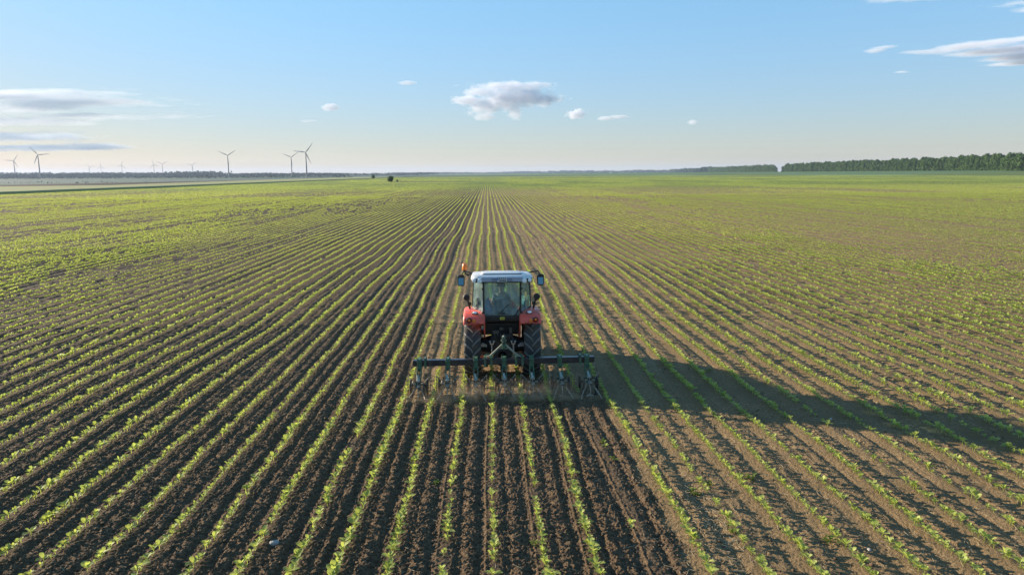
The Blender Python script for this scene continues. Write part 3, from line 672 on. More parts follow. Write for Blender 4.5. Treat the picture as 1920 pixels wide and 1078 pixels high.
for sx in (-1, 1):
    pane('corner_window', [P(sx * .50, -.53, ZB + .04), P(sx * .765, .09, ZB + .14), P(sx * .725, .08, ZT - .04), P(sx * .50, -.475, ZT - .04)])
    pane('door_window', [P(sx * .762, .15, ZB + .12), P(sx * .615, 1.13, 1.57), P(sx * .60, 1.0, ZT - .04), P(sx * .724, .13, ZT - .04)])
    b = MB(); b.panel([P(sx * .76, .13, 1.50), P(sx * .62, 1.16, 1.32), P(sx * .615, 1.15, 1.55), P(sx * .765, .13, ZB + .10)], .03); b.build('door_panel', M['black'], TR)
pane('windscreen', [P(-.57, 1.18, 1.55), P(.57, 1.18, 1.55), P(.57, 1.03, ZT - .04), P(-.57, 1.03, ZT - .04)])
# roof
def rr(hx, y0, y1, z, r, n=5):
    pts = []
    for (cx, cy, a0) in ((hx - r, y0 + r, -90), (hx - r, y1 - r, 0), (-hx + r, y1 - r, 90), (-hx + r, y0 + r, 180)):
        for i in range(n + 1): a = R(a0 + 90 * i / n); pts.append((cx + r * math.cos(a), cy + r * math.sin(a), z + (0 if cy < 0.3 else -.11)))
    return pts
b = MB(); b.loft([rr(.74, -.56, 1.06, 2.60, .16), rr(.79, -.66, 1.12, 2.64, .20), rr(.79, -.67, 1.12, 2.705, .20), rr(.775, -.62, 1.06, 2.75, .20), rr(.70, -.50, .92, 2.772, .20), rr(.50, -.3, .70, 2.776, .18)])
ro = b.build('roof', M['white'], TR, bevel=.012, smooth=True)
b = MB(); b.loft([rr(.54, -.47, .8, 2.75, .10), rr(.53, -.46, .78, 2.80, .10), rr(.49, -.40, .7, 2.818, .10)]); b.build('roof_hatch', M['white'], ro, bevel=.015, smooth=True)
b = MB(); b.box((0, -.473, 2.772), (1.02, .018, .034)); b.build('hatch_seam', M['black'], ro)
b = MB(); b.prism([(-.50, 2.615), (.50, 2.615), (.56, 2.69), (.52, 2.735), (-.52, 2.735), (-.56, 2.69)], -.690, -.64, 'Y'); b.build('roof_fascia', M['grey'], ro, bevel=.012)
b = MB()
for sx in (-1, 1): b.box((sx * .195, -.694, 2.675), (.13, .012, .085))
b.build('vent_recess', paint('recess_shade', (.20, .23, .30), .6, dust=.1), ro, bevel=.006)  # raised slabs whose darker blue-grey paints the shade of recesses
b = MB(); b.box((.0, -.700, 2.680), (.245, .016, .125)); po = b.build('licence_plate', M['plate'], ro, bevel=.006)
b = MB(); b.box((-.105, -.7105, 2.700), (.030, .005, .075)); b.build('plate_blue_band', M['bluecloth'], po)
b = MB()
for (x, z, w, h) in ((-.06, 2.712, .03, .035), (-.01, 2.712, .035, .035), (.045, 2.712, .03, .035), (.09, 2.712, .02, .035), (-.05, 2.655, .035, .042), (.0, 2.655, .03, .042), (.045, 2.655, .03, .042), (.085, 2.655, .03, .042)): b.box((x, -.7105, z), (w, .005, h))
b.build('plate_characters', M['black'], po)
for sx in (-1, 1):
    b = MB(); b.prism([(sx * .49, 2.60), (sx * .52, 2.66), (sx * .60, 2.695), (sx * .77, 2.70), (sx * .775, 2.60)], -.672, -.50, 'Y'); ho = b.build('roof_lamp_recess', M['black'], ro, bevel=.006)
    for q, r_, z in ((.57, .064, 2.640), (.71, .052, 2.655)):
        b = MB(); b.lathe([(-.035, .008), (-.03, r_ * .85), (-.01, r_), (.03, r_)], 'Y', (sx * q, -.672, z), 18); b.build('roof_work_lamp', M['lens'], ho, smooth=True)
# mirrors and beacon
for sx in (-1, 1):
    b = MB(); b.tube([(sx * .72, .95, 2.60), (sx * .88, .93, 2.64), (sx * 1.03, .90, 2.66), (sx * 1.08, .88, 2.58)], .020, 8); mo = b.build('mirror_arm', M['black'], TR, smooth=True)
    b = MB(); b.loft([[(sx * 1.10 + px * w, yy, 2.42 + pz * h) for px, pz in ((-1, -.75), (-.7, -1), (.7, -1), (1, -.75), (1, .75), (.7, 1), (-.7, 1), (-1, .75))] for yy, w, h in ((.86, .098, .155), (.90, .10, .16), (.95, .07, .12))])
    mh = b.build('mirror_housing', M['black'], mo, bevel=.008)
    b = MB(); b.box((sx * 1.10, .845, 2.42), (.145, .006, .25), Matrix.Rotation(R(-14), 3, 'X')); b.build('mirror_face', M['mirror'], mo, bevel=.02)
b = MB(); b.tube([(-.80, .55, 2.66), (-.90, .55, 2.62), (-.97, .55, 2.66), (-.98, .55, 2.74)], .022, 8); b.ico((-.90, .55, 2.62), .04, 1); bo = b.build('beacon_arm', M['black'], TR, smooth=True)
b = MB(); b.lathe([(2.70, .03), (2.74, .05), (2.77, .055)], 'Z', (-.98, .55, 0), 16); b.build('beacon_base', M['black'], bo)
b = MB(); b.lathe([(2.77, .068), (2.80, .072), (2.90, .068), (2.935, .045), (2.945, .005)], 'Z', (-.98, .55, 0), 18); b.build('beacon_lens', M['orange'], bo, smooth=True)
# inside the cab
b = MB(); ss_ = []
for (z, w, y, t_) in ((1.60, .25, -.10, .12), (1.75, .27, -.14, .13), (1.95, .25, -.17, .12), (2.06, .20, -.18, .10), (2.11, .12, -.18, .07)):
    ss_.append([(-w, y, z), (-w * .6, y - t_ * .5, z), (w * .6, y - t_ * .5, z), (w, y, z), (w * .6, y + t_ * .5, z), (-w * .6, y + t_ * .5, z)])
b.loft(ss_); b.box((0, .12, 1.62), (.50, .50, .12)); b.box((0, .10, 1.52), (.36, .36, .12)); so = b.build('driver_seat', M['seat'], TR, bevel=.03, smooth=True)
b = MB(); b.tube([(-.24, -.20, 2.00), (-.19, -.225, 2.07), (-.10, -.235, 2.115), (.02, -.235, 2.12)], .012, 6); b.build('seat_top_line', M['seatline'], so)  # pale line along the upper left edge of the seat back
b = MB(); b.prism([(.62, 1.5), (.62, 1.86), (.80, 1.96), (1.08, 1.90), (1.08, 1.5)], -.24, .24); b.box((.60, .25, 1.66), (.18, .7, .22)); b.build('dashboard', M['black'], TR, bevel=.03)
b = MB(); pts = [(.19 * math.cos(a), .60 + .13 * math.sin(a), 2.00 + .13 * math.sin(a)) for a in np.linspace(0, 2 * math.pi, 25)]; b.tube(pts, .014, 6, False); b.tube([(0, .60, 2.0), (0, .74, 1.86)], .025, 8); b.bar((-.18, .60, 2.0), (.18, .60, 2.0), .03, .015); b.build('steering_wheel', M['black'], TR)

# driver: one continuous skinned body with clothes over it
DR = thing('person', (TRX, TRY + .05, 1.66), 'driver in dark cap, grey shirt and blue trousers sitting in the cab', 'person')
def skin_mesh(name, chains, mat, parent, sub=2):
    vs = []; es = []; rs = []; key = {}
    for ch in chains:
        prev = None
        for (p, r) in ch:
            kk = tuple(round(q, 4) for q in p)
            if kk not in key: key[kk] = len(vs); vs.append(p); rs.append(r)
            i = key[kk]
            if prev is not None and prev != i: es.append((prev, i))
            prev = i
    me = bpy.data.meshes.new(name); me.from_pydata(vs, es, []); me.materials.append(mat)
    o = bpy.data.objects.new(name, me); COL.objects.link(o); o.parent = parent
    sk = o.modifiers.new('skin', 'SKIN'); sk.use_smooth_shade = True
    lay = me.skin_vertices[0].data
    for i, r in enumerate(rs): lay[i].radius = (r, r) if not isinstance(r, tuple) else r; lay[i].use_root = (i == 0)
    sb = o.modifiers.new('sub', 'SUBSURF'); sb.levels = sub; sb.render_levels = sub
    return o
torso = [((0, .02, .08), .13), ((0, .01, .22), .135), ((0, .02, .36), .15), ((0, .05, .46), .11), ((0, .065, .53), .055), ((0, .08, .60), .075), ((0, .085, .67), .098), ((0, .08, .74), .088), ((0, .075, .79), .05)]
body = [torso, [((0, .085, .67), .098), ((0, .185, .655), .020)]]
shirt = [[((0, .02, .06), .145), ((0, .01, .22), .15), ((0, .02, .36), .165), ((0, .05, .46), .12), ((0, .06, .50), .075)]]
trous = [[((0, .02, .06), .15), ((0, .03, .01), .14)]]
for sx in (-1, 1):
    arm = [((0, .05, .46), .11), ((sx * .18, .05, .44), .068), ((sx * .25, .10, .24), .047), ((sx * .20, .36, .24), .034), ((sx * .18, .44, .27), .030), ((sx * .18, .50, .295), .032)]
    body.append(arm)
    hb = (sx * .18, .50, .295)
    for i, l in enumerate((.058, .066, .062, .05)):
        zz = .325 - .02 * i
        body.append([(hb, .032), ((sx * .182, .535, zz), .0095), ((sx * .170, .535 + l * .55, zz + .012), .0085), ((sx * .150, .535 + l * .5, zz + .002), .0075)])
    body.append([(hb, .032), ((sx * .155, .515, .325), .010), ((sx * .140, .545, .335), .0085)])
    leg = [((0, .02, .08), .13), ((sx * .11, .06, .02), .085), ((sx * .16, .46, .04), .062), ((sx * .17, .50, -.30), .042), ((sx * .17, .60, -.33), .034)]
    body.append(leg)
    shirt.append([((0, .05, .46), .12), ((sx * .18, .05, .44), .080), ((sx * .225, .08, .32), .066)])
    trous.append([((0, .03, .01), .14), ((sx * .11, .06, .02), .098), ((sx * .16, .46, .04), .076), ((sx * .17, .50, -.28), .058)])
skin_mesh('body', body, M['skin'], DR)
skin_mesh('shirt', shirt, M['shirt'], DR); skin_mesh('trousers', trous, M['jeans'], DR)
b = MB()
for sx in (-1, 1): b.ico((sx * .035, .172, .685), .011, 1); b.ico((sx * .097, .08, .67), .024, 1, (.4, 1, 1.3))
b.build('face_features', M['skin'], DR)
b = MB(); b.loft([[(.108 * s * math.cos(a), .078 + .118 * s * math.sin(a), z) for a in np.linspace(0, 2 * math.pi, 17)[:-1]] for z, s in ((.695, 1.0), (.76, 1.0), (.805, .82), (.835, .45))])
b.loft([[(x * .085, .17 + (1 - x * x) * d_, .715) for x in np.linspace(-1, 1, 9)] + [(x * .085, .16 + (1 - x * x) * d_, .70) for x in np.linspace(1, -1, 9)] for d_ in (0.0, .04, .085)])
b.build('cap', M['cap'], DR, smooth=True)
JK = MB(); JK.loft([[(-.36 + w * math.cos(a) - .05 * (z - 1.9), -.12 + .10 * math.sin(a), z + .02 * math.sin(3 * a)) for a in np.linspace(0, 6.283, 11)[:-1]] for z, w in ((1.52, .13), (1.68, .125), (1.84, .095), (1.98, .06), (2.08, .025))])
jk = JK.build('work_jacket', M['bluecloth'], None, smooth=True); jk.location = (TRX, TRY, 0)
tag(jk, 'blue cloth jacket hung left of the driver seat inside the cab', 'jacket')

# ---------------------------------------------------------------- row crop cultivator
IY = 16.5
CU = thing('row_cultivator', (TRX + .02, IY, 0), 'wide dark toolbar cultivator with seven green units hitched behind the tractor', 'cultivator')
BZ = .70; tilt = 0.008
def bz(x): return BZ + tilt * x
b = MB(); b.bar((-2.25, 0, bz(-2.25)), (2.25, 0, bz(2.25)), .15, .15); b.build('toolbar', M['bar'], CU, bevel=.012)
b = MB()
for sx in (-1, 1): b.box((sx * 2.252, 0, bz(sx * 2.25)), (.012, .135, .135))
b.build('toolbar_cap', M['black'], CU)
for x in (-1.95, -.47, -.315, .30, .46, 1.90):
    b = MB(); z = bz(x)
    for yy in (-.09, .09): b.box((x, yy, z + .01), (.055, .022, .25))
    for zz in (-.10, .125): b.box((x, 0, z + zz), (.05, .20, .018))
    for yy in (-.105, -.105): b.tube([(x, yy, z + .09), (x, yy - .03, z + .09)], .014, 6)
    b.build('clamp_bracket', M['green'], CU, bevel=.004)
# headstock
b = MB(); b.box((-.035, -.02, 1.17), (.022, .10, .30)); b.box((.035, -.02, 1.17), (.022, .10, .30)); b.box((0, -.05, 1.08), (.09, .05, .10)); ao = b.build('headstock_mast', M['green'], CU, bevel=.006)
b = MB(); b.tube([(-.07, 0, 1.22), (.07, 0, 1.22)], .020, 8); b.lathe([(1.26, .03), (1.34, .028), (1.36, .012)], 'Z', (0, -.02, 0), 10); b.build('hitch_pin', M['pale'], ao, bevel=.004)
for sx in (-1, 1):
    b = MB(); b.bar((sx * .04, -.01, 1.12), (sx * .33, .0, .845), .045, .045); b.bar((sx * .32, 0, .85), (sx * .43, 0, .805), .05, .035); b.build('headstock_strut', M['pale'], CU, bevel=.006)
    b = MB(); b.box((sx * .42, .12, .68), (.025, .16, .30)); b.tube([(sx * .42 - .06, .13, .62), (sx * .42 + .06, .13, .62)], .022, 8); b.build('lower_hitch_plate', M['green'], CU, bevel=.006)
b = MB(); b.bar((-.13, 0, 1.02), (.13, 0, 1.02), .02, .025); b.build('headstock_tie', M['pale'], CU)
def unit(x, k):
    u = empty('row_unit', CU, (x, 0, bz(x) - .70)); rr_ = random.Random(100 + k); j = lambda q: rr_.uniform(-q, q)
    b = MB()
    for s_ in (-1, 1): b.box((s_ * .042, -.10, .68), (.024, .06, .34))
    b.box((0, -.115, .66), (.05, .03, .30)); b.box((0, 0, .795), (.11, .24, .022)); b.box((0, .095, .70), (.10, .02, .20)); b.box((0, 0, .605), (.10, .22, .02))
    for zz in (.60, .76): b.tube([(-.06, -.14, zz), (.06, -.14, zz)], .018, 6)
    b.build('mount_bracket', M['green'], u, bevel=.005)
    b = MB()
    for s_ in (-1, 1):
        b.bar((s_ * .048, -.12, .58), (s_ * .048, -.48, .36), .020, .045); b.bar((s_ * .048, -.12, .48), (s_ * .048, -.48, .26), .020, .045)
    b.build('parallel_arm', M['green'], u, bevel=.004)
    b = MB(); b.bar((0, -.42, .42), (0, -.62, .24), .075, .07); b.box((0, -.52, .33), (.10, .10, .16)); b.bar((-.14, -.52, .31), (.14, -.52, .31), .035, .035); b.box((0.02, -.64, .25), (.05, .05, .10)); b.bar((-.02, -.40, .50), (0, -.50, .36), .05, .05)
    b.build('unit_body', M['pale'], u, bevel=.006)
    b = MB()
    for q in ((-.03, -.60, .36), (.03, -.60, .36), (-.035, -.58, .29), (.03, -.66, .25)): b.lathe([(q[1] - .03, .022), (q[1] + .02, .022)], 'Y', (q[0], 0, q[2]), 8)
    b.build('unit_bolt', M['black'], u)
    for s_ in (-1, 1):
        b = MB(); b.lathe([(-.014, .165), (-.010, .175), (.010, .175), (.014, .165), (.014, .05)], 'X', (s_ * (.20 + j(.015)), -.40 + j(.05), .22 + j(.02)), 22); b.lathe([(-.03, .045), (.03, .045)], 'X', (s_ * .20, -.40, .22), 10); b.bar((s_ * .17, -.40, .22), (s_ * .13, -.50, .31), .02, .03)
        b.build('depth_disc', M['dark'], u, smooth=True)
        b = MB(); b.tube([(s_ * .05, -.56, .25), (s_ * (.13 + j(.015)), -.72, .14), (s_ * (.21 + j(.02)), -.92, .06), (s_ * (.275 + j(.02)), -.99, -.06)], [.017, .016, .015, .015], 6); b.build('spring_tine', M['tine'], u, smooth=True)
        b = MB(); b.tube([(s_ * .06, -.50, .36), (s_ * .12, -.60, .40), (s_ * .15, -.70, .30), (s_ * .14, -.64, .12), (s_ * .15, -.58, -.03)], [.014, .016, .016, .015, .013], 6); b.prism([(s_ * .15 - .06, -.66), (s_ * .15, -.52), (s_ * .15 + .06, -.66)], -.01, .008, 'Z'); b.build('curved_shank', M['dark'], u, smooth=True)
        b = MB(); b.bar((s_ * .27, -.30, .46), (s_ * .275, -.34, .06), .012, .04); b.bar((s_ * .14, -.46, .33), (s_ * .27, -.31, .44), .02, .02); b.build('crop_guard', M['tine'], u)
    b = MB(); b.tube([(0, -.60, .24), (.01, -.72, .12), (.0 + j(.02), -.78, -.05)], [.016, .014, .012], 6); b.build('centre_tine', M['tine'], u, smooth=True)
    b = MB(); b.prism([(-.12, -.80), (0, -.62), (.12, -.80), (0, -.76)], -.02, .0, 'Z'); b.build('sweep_blade', M['tine'], u)
    return u
for i, x in enumerate((-2.09, -1.39, -.70, 0.0, .68, 1.385, 2.06)): unit(x, i)

# dust lifted by the tines
def dust():
    k = NT('soil_dust'); p = k.obj(); sx = k.n('SeparateXYZ'); k.put(sx.inputs[0], p)
    e = k.vmath('LENGTH', k.vmath('MULTIPLY', p, (1 / 2.75, 1 / 0.95, 1 / .75)))
    n = k.noise(p, 2.2, 4, 0.6)
    s = k.math('MULTIPLY', k.ss(e, 1.0, 0.35), k.ss(n, 0.38, 0.72))
    hz = k.ss(sx.outputs[2], .70, .0)
    v = k.n('VolumePrincipled'); v.inputs['Color'].default_value = (0.80, 0.64, 0.46, 1); v.inputs['Anisotropy'].default_value = 0.3
    k.put(v.inputs['Density'], k.math('MULTIPLY', k.math('MULTIPLY', s, hz), 2.7))
    m = k.vol(v.outputs[0])
    try: m.cycles.volume_step_rate = 0.4
    except Exception: pass
    b = MB(); b.lathe([(0.0, 2.75), (.25, 2.7), (.5, 2.3), (.72, 1.2), (.76, .01)], 'Z', n=24)
    o = b.build('soil_dust', m); o.scale = (1, .36, 1); o.location = (TRX + .15, 15.55, -.02)
    tag(o, 'thin brown dust cloud drifting behind the cultivator tines', kind='stuff')
dust()

# ---------------------------------------------------------------- crop
def leaf_geo(n, L, wd, az, el, base, segs):
    """one leaf: ribbon of segs quads with a fold; returns verts (2*(segs+1)+...)"""
    pts = []
    for i in range(segs + 1):
        t = i / segs; r = L * t; zz = base[2] + L * (math.sin(el) * t - 0.26 * t * t); w = wd * math.sin(math.pi * (0.12 + 0.86 * t)) if segs > 1 else wd * (0.7 if i == 0 else 0.7)
        c = (base[0] + r * math.cos(el) * math.cos(az), base[1] + r * math.cos(el) * math.sin(az), zz)
        pts.append((c, w))
    V = []
    for (c, w) in pts:
        V.append((c[0] - w * math.sin(az), c[1] + w * math.cos(az), c[2] + w * 0.35)); V.append(c); V.append((c[0] + w * math.sin(az), c[1] - w * math.cos(az), c[2] + w * 0.35))
    Fq = []
    for i in range(segs):
        for a in (0, 1): Fq.append((i * 3 + a, i * 3 + a + 1, i * 3 + a + 4, i * 3 + a + 3))
    return V, Fq
def plant_geo(seed, nl, segs, size=1.0, stem=True):
    r = random.Random(seed); V = []; Fq = []; h = r.uniform(.035, .06); a0 = r.uniform(0, 3.14)
    if stem:
        for a in (0, 1.57): 
            o = len(V); c, s = .004 * math.cos(a), .004 * math.sin(a); V += [(-c, -s, -.02), (c, s, -.02), (c, s, h + .02), (-c, -s, h + .02)]; Fq.append((o, o + 1, o + 2, o + 3))
    for i in range(nl):
        pair = i // 2; az = a0 + math.pi * (i % 2) + 1.57 * pair + r.uniform(-.35, .35)
        L = (.105 - .018 * pair) * r.uniform(.75, 1.15); el = r.uniform(.35, .80) + .25 * pair; wd = L * r.uniform(.27, .36)
        v, f = leaf_geo(nl, L, wd, az, el, (0.006 * math.cos(az), .006 * math.sin(az), h + .012 * pair), segs)
        o = len(V); V += v; Fq += [tuple(q + o for q in ff) for ff in f]
    return np.array(V) * size, np.array(Fq)
def quad_plant(seed, nl):
    r = random.Random(seed); V = []; Fq = []; a0 = r.uniform(0, 3.14)
    for i in range(nl):
        az = a0 + 6.283 * i / nl + r.uniform(-.5, .5); L = .108 * r.uniform(.75, 1.2); el = r.uniform(.30, .9); w = L * .34
        d = np.array([math.cos(az) * math.cos(el), math.sin(az) * math.cos(el), math.sin(el)]); s = np.array([-math.sin(az), math.cos(az), 0]); b0 = np.array([0, 0, .03])
        o = len(V); V += [b0, b0 + d * L * .5 - s * w, b0 + d * L, b0 + d * L * .5 + s * w]; Fq.append((o, o + 1, o + 2, o + 3))
    return np.array(V), np.array(Fq)
spots = []
for k in range(-215, 330):
    x0 = ROW0 + k * PITCH
    ymin = max(4.6, abs(x0) / 1.45 - 3)
    if ymin > 165 or x0 < -145: continue
    n = int((170 - ymin) / .095); y = ymin + (np.arange(n) + rng.uniform(-.40, .40, n)) * .095
    y = y[y < 168]
    n = len(y); pres = vnoise(y / 2.2 + 13.1 * k, np.full(n, k * 3.31 + .5)) * .55 + vnoise(y / 0.7 + 3.1 * k, np.full(n, k * 1.31 + .5)) * .45
    patch = fbm(np.full(n, x0 * .10), y * .018, 3)
    keep = (pres > 0.13 + sst(y, 12, 50) * .34 * sst(patch, .52, .36)) & (rng.random(n) < .94)
    if k == 3: keep &= (y > 15.9) | (rng.random(n) < .07)
    weak = vnoise(np.full(n, k * 9.7 + .5), y / 45.0) < .27
    keep &= ~(weak & (rng.random(n) < .25 + .5 * sst(y, 20, 60)))
    y = y[keep]; n = len(y)
    x = x0 + row_shift(np.full(n, float(k)), y) + rng.normal(size=n) * .014 + (rng.normal(size=n) * .10 if k == 3 else 0) * (y < 15.9)
    spots.append(np.stack([x, y, np.full(n, float(k))], 1))
spots = np.concatenate(spots); dist = np.hypot(spots[:, 0], spots[:, 1])
szv = 1.17 * rng.uniform(.58, 1.25, len(spots)) * (0.8 + 0.4 * vnoise(spots[:, 0] * .4, spots[:, 1] * .3))
rot = rng.uniform(0, 6.283, len(spots))
szv *= 0.84 + 0.28 * sst(fbm(spots[:, 0] * .06 + 40, spots[:, 1] * .02, 3), .35, .65) * 1.0
szv *= np.where(spots[:, 0] > 2.5, .93, 1.0)
zh = height(spots[:, 0], spots[:, 1]) - .004
# which stand inside the picture
cm = np.array(cam.matrix_world.inverted()); pc = np.c_[spots[:, 0], spots[:, 1], zh, np.ones(len(spots))] @ cm.T
u = pc[:, 0] / -pc[:, 2] * 24 / 36; vv = pc[:, 1] / -pc[:, 2] * 24 / 36
inpic = (np.abs(u) < .5) & (np.abs(vv) < .5 * 1078 / 1920) & (pc[:, 2] < 0)
order = np.argsort(np.where(inpic, -pc[:, 2], 1e9)); near = order[:300]
isnear = np.zeros(len(spots), bool); isnear[near] = True
GS = 'young sunflower seedlings nearest the camera'
protoV = [plant_geo(s_, 6 if s_ % 3 else 4, 4) for s_ in range(8)]
seed_me = []
for i, (v, f) in enumerate(protoV):
    o = np_mesh('seedling', v, f, M['leaf']); seed_me.append(o)
words = ['first', 'second', 'third', 'fourth', 'fifth', 'sixth', 'seventh', 'eighth', 'ninth', 'tenth', 'eleventh', 'twelfth', 'thirteenth', 'fourteenth', 'fifteenth', 'sixteenth']
def row_label(k):
    if k == 3: return 'stray green seedling on bare soil between rows, behind the cultivator'
    c = k - 1 if k > 0 else -k; side = 'right' if k > 0 else 'left'
    if k > 3: c -= 1
    return 'green seedling at the near end of the %s crop row %s of the tractor middle' % (words[min(c, 15)], side)
usedp = set()
for i in near:
    j = int(rng.integers(8)); x, y, k = spots[i]
    if j in usedp: o = seed_me[j].copy(); COL.objects.link(o)
    else: usedp.add(j); o = seed_me[j]
    o.location = (x, y, zh[i]); o.rotation_euler = (0, 0, rot[i]); o.scale = (szv[i],) * 3
    tag(o, row_label(int(k)), 'seedling', GS)
def scatter(sel, protos_):
    Vs = []; Fs = []; off = 0; pick = rng.integers(len(protos_), size=len(sel))
    for pi, (pv, pf) in enumerate(protos_):
        q = sel[pick == pi]
        if not len(q): continue
        c, s = np.cos(rot[q])[:, None], np.sin(rot[q])[:, None]; k = szv[q][:, None]
        vx = (pv[None, :, 0] * c - pv[None, :, 1] * s) * k + spots[q, 0][:, None]; vy = (pv[None, :, 0] * s + pv[None, :, 1] * c) * k + spots[q, 1][:, None]; vz = pv[None, :, 2] * k + zh[q][:, None]
        V = np.stack([vx, vy, vz], -1).reshape(-1, 3); f = (pf[None] + (np.arange(len(q)) * len(pv))[:, None, None]).reshape(-1, 4) + off
        Vs.append(V); Fs.append(f); off += len(V)
    return np.concatenate(Vs), np.concatenate(Fs)
d1 = np.where(~isnear & (dist < 26))[0]; d2 = np.where(~isnear & (dist >= 26) & (dist < 60))[0]; d3 = np.where(dist >= 60)[0]
parts = [scatter(d1, [plant_geo(s_, 6 if s_ % 3 else 4, 3) for s_ in range(8)]), scatter(d2, [plant_geo(s_, 6, 2, 1.12, False) for s_ in range(20, 26)]), scatter(d3, [quad_plant(s_, 3) for s_ in range(30, 36)])]
# rows beyond 165 m: leaves only, thinning out as the view gets flatter
n = 1800000
y = 160 * (1390 / 160.0) ** rng.random(n); x = rng.uniform(-1, 1.12, n) * (y * 0.93 + 10)
k = np.round((x - ROW0) / PITCH); x = ROW0 + k * PITCH + rng.normal(size=n) * .04
cov = fbm(x * .035, y * .016, 4) + .36 * (vnoise(k * 3.7 + .5, y / 60.0) - .5)
ok = (x > -145.5) & (y < 775 + (617 - x) * .942 / .335 - 3) & (rng.random(n) < sst(cov, .38, .58) * .76 + .24)
ok &= (((x + 45) / 40) ** 2 + ((y - 475) / 24) ** 2 + .5 * (vnoise(x * .1, y * .05) - .5)) > .95
x, y = x[ok], y[ok]; n = len(x); L = rng.uniform(.10, .175, n) * (1 + .55 * sst(y, 250, 700)); az = rng.uniform(0, 6.283, n); el = rng.uniform(.35, 1.25, n); w = L * .42
dx, dy, dz = np.cos(az) * np.cos(el), np.sin(az) * np.cos(el), np.sin(el); b0 = np.stack([x, y, terrain(x, y) + .02], 1); dd = np.stack([dx, dy, dz], 1) * L[:, None]; ssd = np.stack([-np.sin(az), np.cos(az), np.zeros(n)], 1) * w[:, None]
V = np.stack([b0, b0 + dd * .5 - ssd, b0 + dd, b0 + dd * .5 + ssd], 1).reshape(-1, 3)
parts.append((V, np.arange(4 * n).reshape(n, 4)))
Vs = []; Fs = []; off = 0
for V, f in parts: Vs.append(V); Fs.append(f + off); off += len(V)
tag(np_mesh('crop_rows', np.concatenate(Vs), np.concatenate(Fs), M['leaf']), 'long parallel rows of young green crop plants across the field', kind='stuff')
print('plants', len(spots), 'verts', off)

# weeds, stones, straw and clods
def weed_geo(seed):
    r = random.Random(seed); V = []; Fq = []
    for i in range(16):
        az = r.uniform(0, 6.28); L = r.uniform(.05, .13); v, f = leaf_geo(1, L, L * .22, az, r.uniform(.2, 1.1), (r.uniform(-.05, .05), r.uniform(-.05, .05), r.uniform(.0, .05)), 2)
        o = len(V); V += v; Fq += [tuple(q + o for q in ff) for ff in f]
    return np.array(V), np.array(Fq)
for i, (x, y, s, lab) in enumerate([
    (2.24, 12.85, .9, 'small weed on bare tilled soil, farther of the two right behind the cultivator'), (2.30, 12.0, .8, 'small weed on bare tilled soil, nearer of the two right behind the cultivator'),
    (4.55, 11.1, 1.3, 'bushy yellow green weed clump beside a crop row, lower right'), (3.4, 10.6, 1.2, 'spreading low weed patch between rows, lower right'),
    (3.75, 10.85, 1.0, 'low weed right of the spreading weed patch'), (4.9, 9.0, 1.1, 'upright weed among seedlings near the lower right edge'),
    (0.62, 9.15, .7, 'tiny pale weed in the bare strip near the bottom centre'), (3.6, 9.3, .9, 'little round weed near the straw litter at the lower right'),
    (-.95, 11.2, .7, 'faint weed between two rows left of the bottom centre'), (5.0, 14.2, 1.1, 'green weed beside a row in the tractor shadow'), (5.9, 17.6, 1.2, 'dark green weed at the edge of the tractor shadow')]):
    v, f = weed_geo(200 + i); o = np_mesh('weed', v * s, f, M['weed']); o.location = (x, y, float(height(x, y)) - .005); tag(o, lab, 'weed', 'weeds between the crop rows')
for i, (x, y, s, lab) in enumerate([(-3.17, 9.35, .062, 'pale grey stone lying on dark soil at the lower left'), (5.35, 8.75, .03, 'pale pinkish stone lying near the bottom right corner'),
                                    (7.4, 13.9, .032, 'pale stone lying beyond the tractor shadow at the right'), (-3.45, 9.6, .03, 'small pebble just left of the pale grey stone')]):
    b = MB(); b.ico((0, 0, .3 * s), s, 2, (1.2, .9, .7), .14); o = b.build('stone', M['stone'], smooth=True); o.location = (x, y, float(height(x, y))); o.rotation_euler = (0, 0, i * 1.7); tag(o, lab, 'stone', 'stones on the soil')
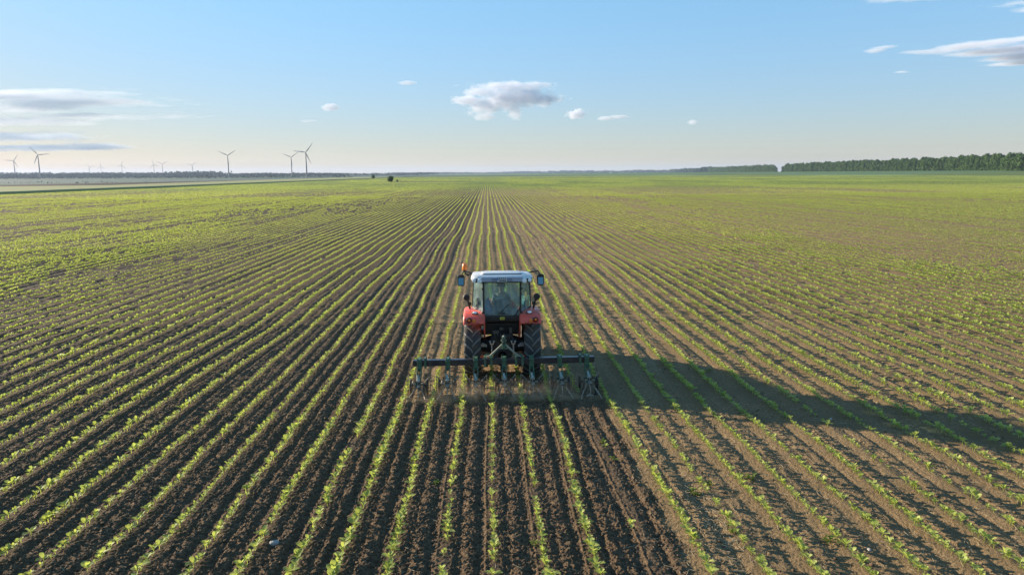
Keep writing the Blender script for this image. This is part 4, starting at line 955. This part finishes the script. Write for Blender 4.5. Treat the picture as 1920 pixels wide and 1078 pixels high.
def litter():
    r = np.random.default_rng(9); n = 5200; y = 7 + 33 * r.random(n) ** 1.8; x = (r.uniform(-.95, 1.1, n)) * (y + 1)
    keep = (x > 2.4) | (r.random(n) < .22); x, y = x[keep], y[keep]
    m = 240; x = np.concatenate([x, 3.35 + r.normal(size=m) * .22]); y = np.concatenate([y, 9.7 + r.normal(size=m) * .8]); x = np.concatenate([x, 4.4 + r.normal(size=260) * .2]); y = np.concatenate([y, 18.3 + r.normal(size=260) * .5])
    n = len(x); z = height(x, y) + .006; a = r.uniform(0, 6.28, n); L = r.uniform(.02, .09, n); e = r.uniform(-.2, .3, n); d = np.stack([np.cos(a), np.sin(a), e], 1) * L[:, None]; s = np.stack([-np.sin(a), np.cos(a), np.zeros(n)], 1) * .0035; c = np.stack([x, y, z], 1)
    V = np.stack([c - d - s, c - d + s, c + d + s, c + d - s, c - d + [0, 0, .004], c + d + [0, 0, .004]], 1).reshape(-1, 3); o = np.arange(n)[:, None] * 6
    Fq = np.concatenate([np.concatenate([o, o + 3, o + 5, o + 4], 1), np.concatenate([o + 4, o + 5, o + 2, o + 1], 1)])
    tag(np_mesh('straw_litter', V, Fq, M['straw']), 'scattered bits of old straw on the soil', kind='stuff')
litter()
def clods():
    r = np.random.default_rng(21); n = 26000; y = 7 + 30 * r.random(n) ** 1.5; x = r.uniform(-1.0, 1.1, n) * (y + 1)
    k = np.round((x - ROW0) / PITCH); d = np.abs(x - ROW0 - k * PITCH); A = tilled(x, y)
    keep = (d > .12) & (r.random(n) < .45 + .55 * A); x, y = x[keep], y[keep]; n = len(x)
    s = .007 + .024 * r.random(n) ** 4; z = height(x, y) + s * .25
    bm = bmesh.new(); bmesh.ops.create_icosphere(bm, subdivisions=1, radius=1); pv = np.array([v.co[:] for v in bm.verts]); pf = np.array([[v.index for v in f.verts] for f in bm.faces]); bm.free()
    jit = 1 + r.uniform(-.3, .3, (n, len(pv), 1)); V = pv[None] * jit * s[:, None, None] * np.array([1.15, 1, .75]) + np.stack([x, y, z], 1)[:, None, :]
    Fq = (pf[None] + (np.arange(n) * len(pv))[:, None, None]).reshape(-1, 3)
    kk = NT('soil_clod'); nn = kk.noise(kk.pos(), 16, 3, .6); m = kk.surf(kk.pbsdf(kk.mix(nn, rgb(.070, .046, .030), rgb(.190, .125, .075)), .95, spec=.1))
    tag(np_mesh('soil_clods', V.reshape(-1, 3), Fq, m), 'loose soil clods scattered over the tilled strips', kind='stuff')
clods()
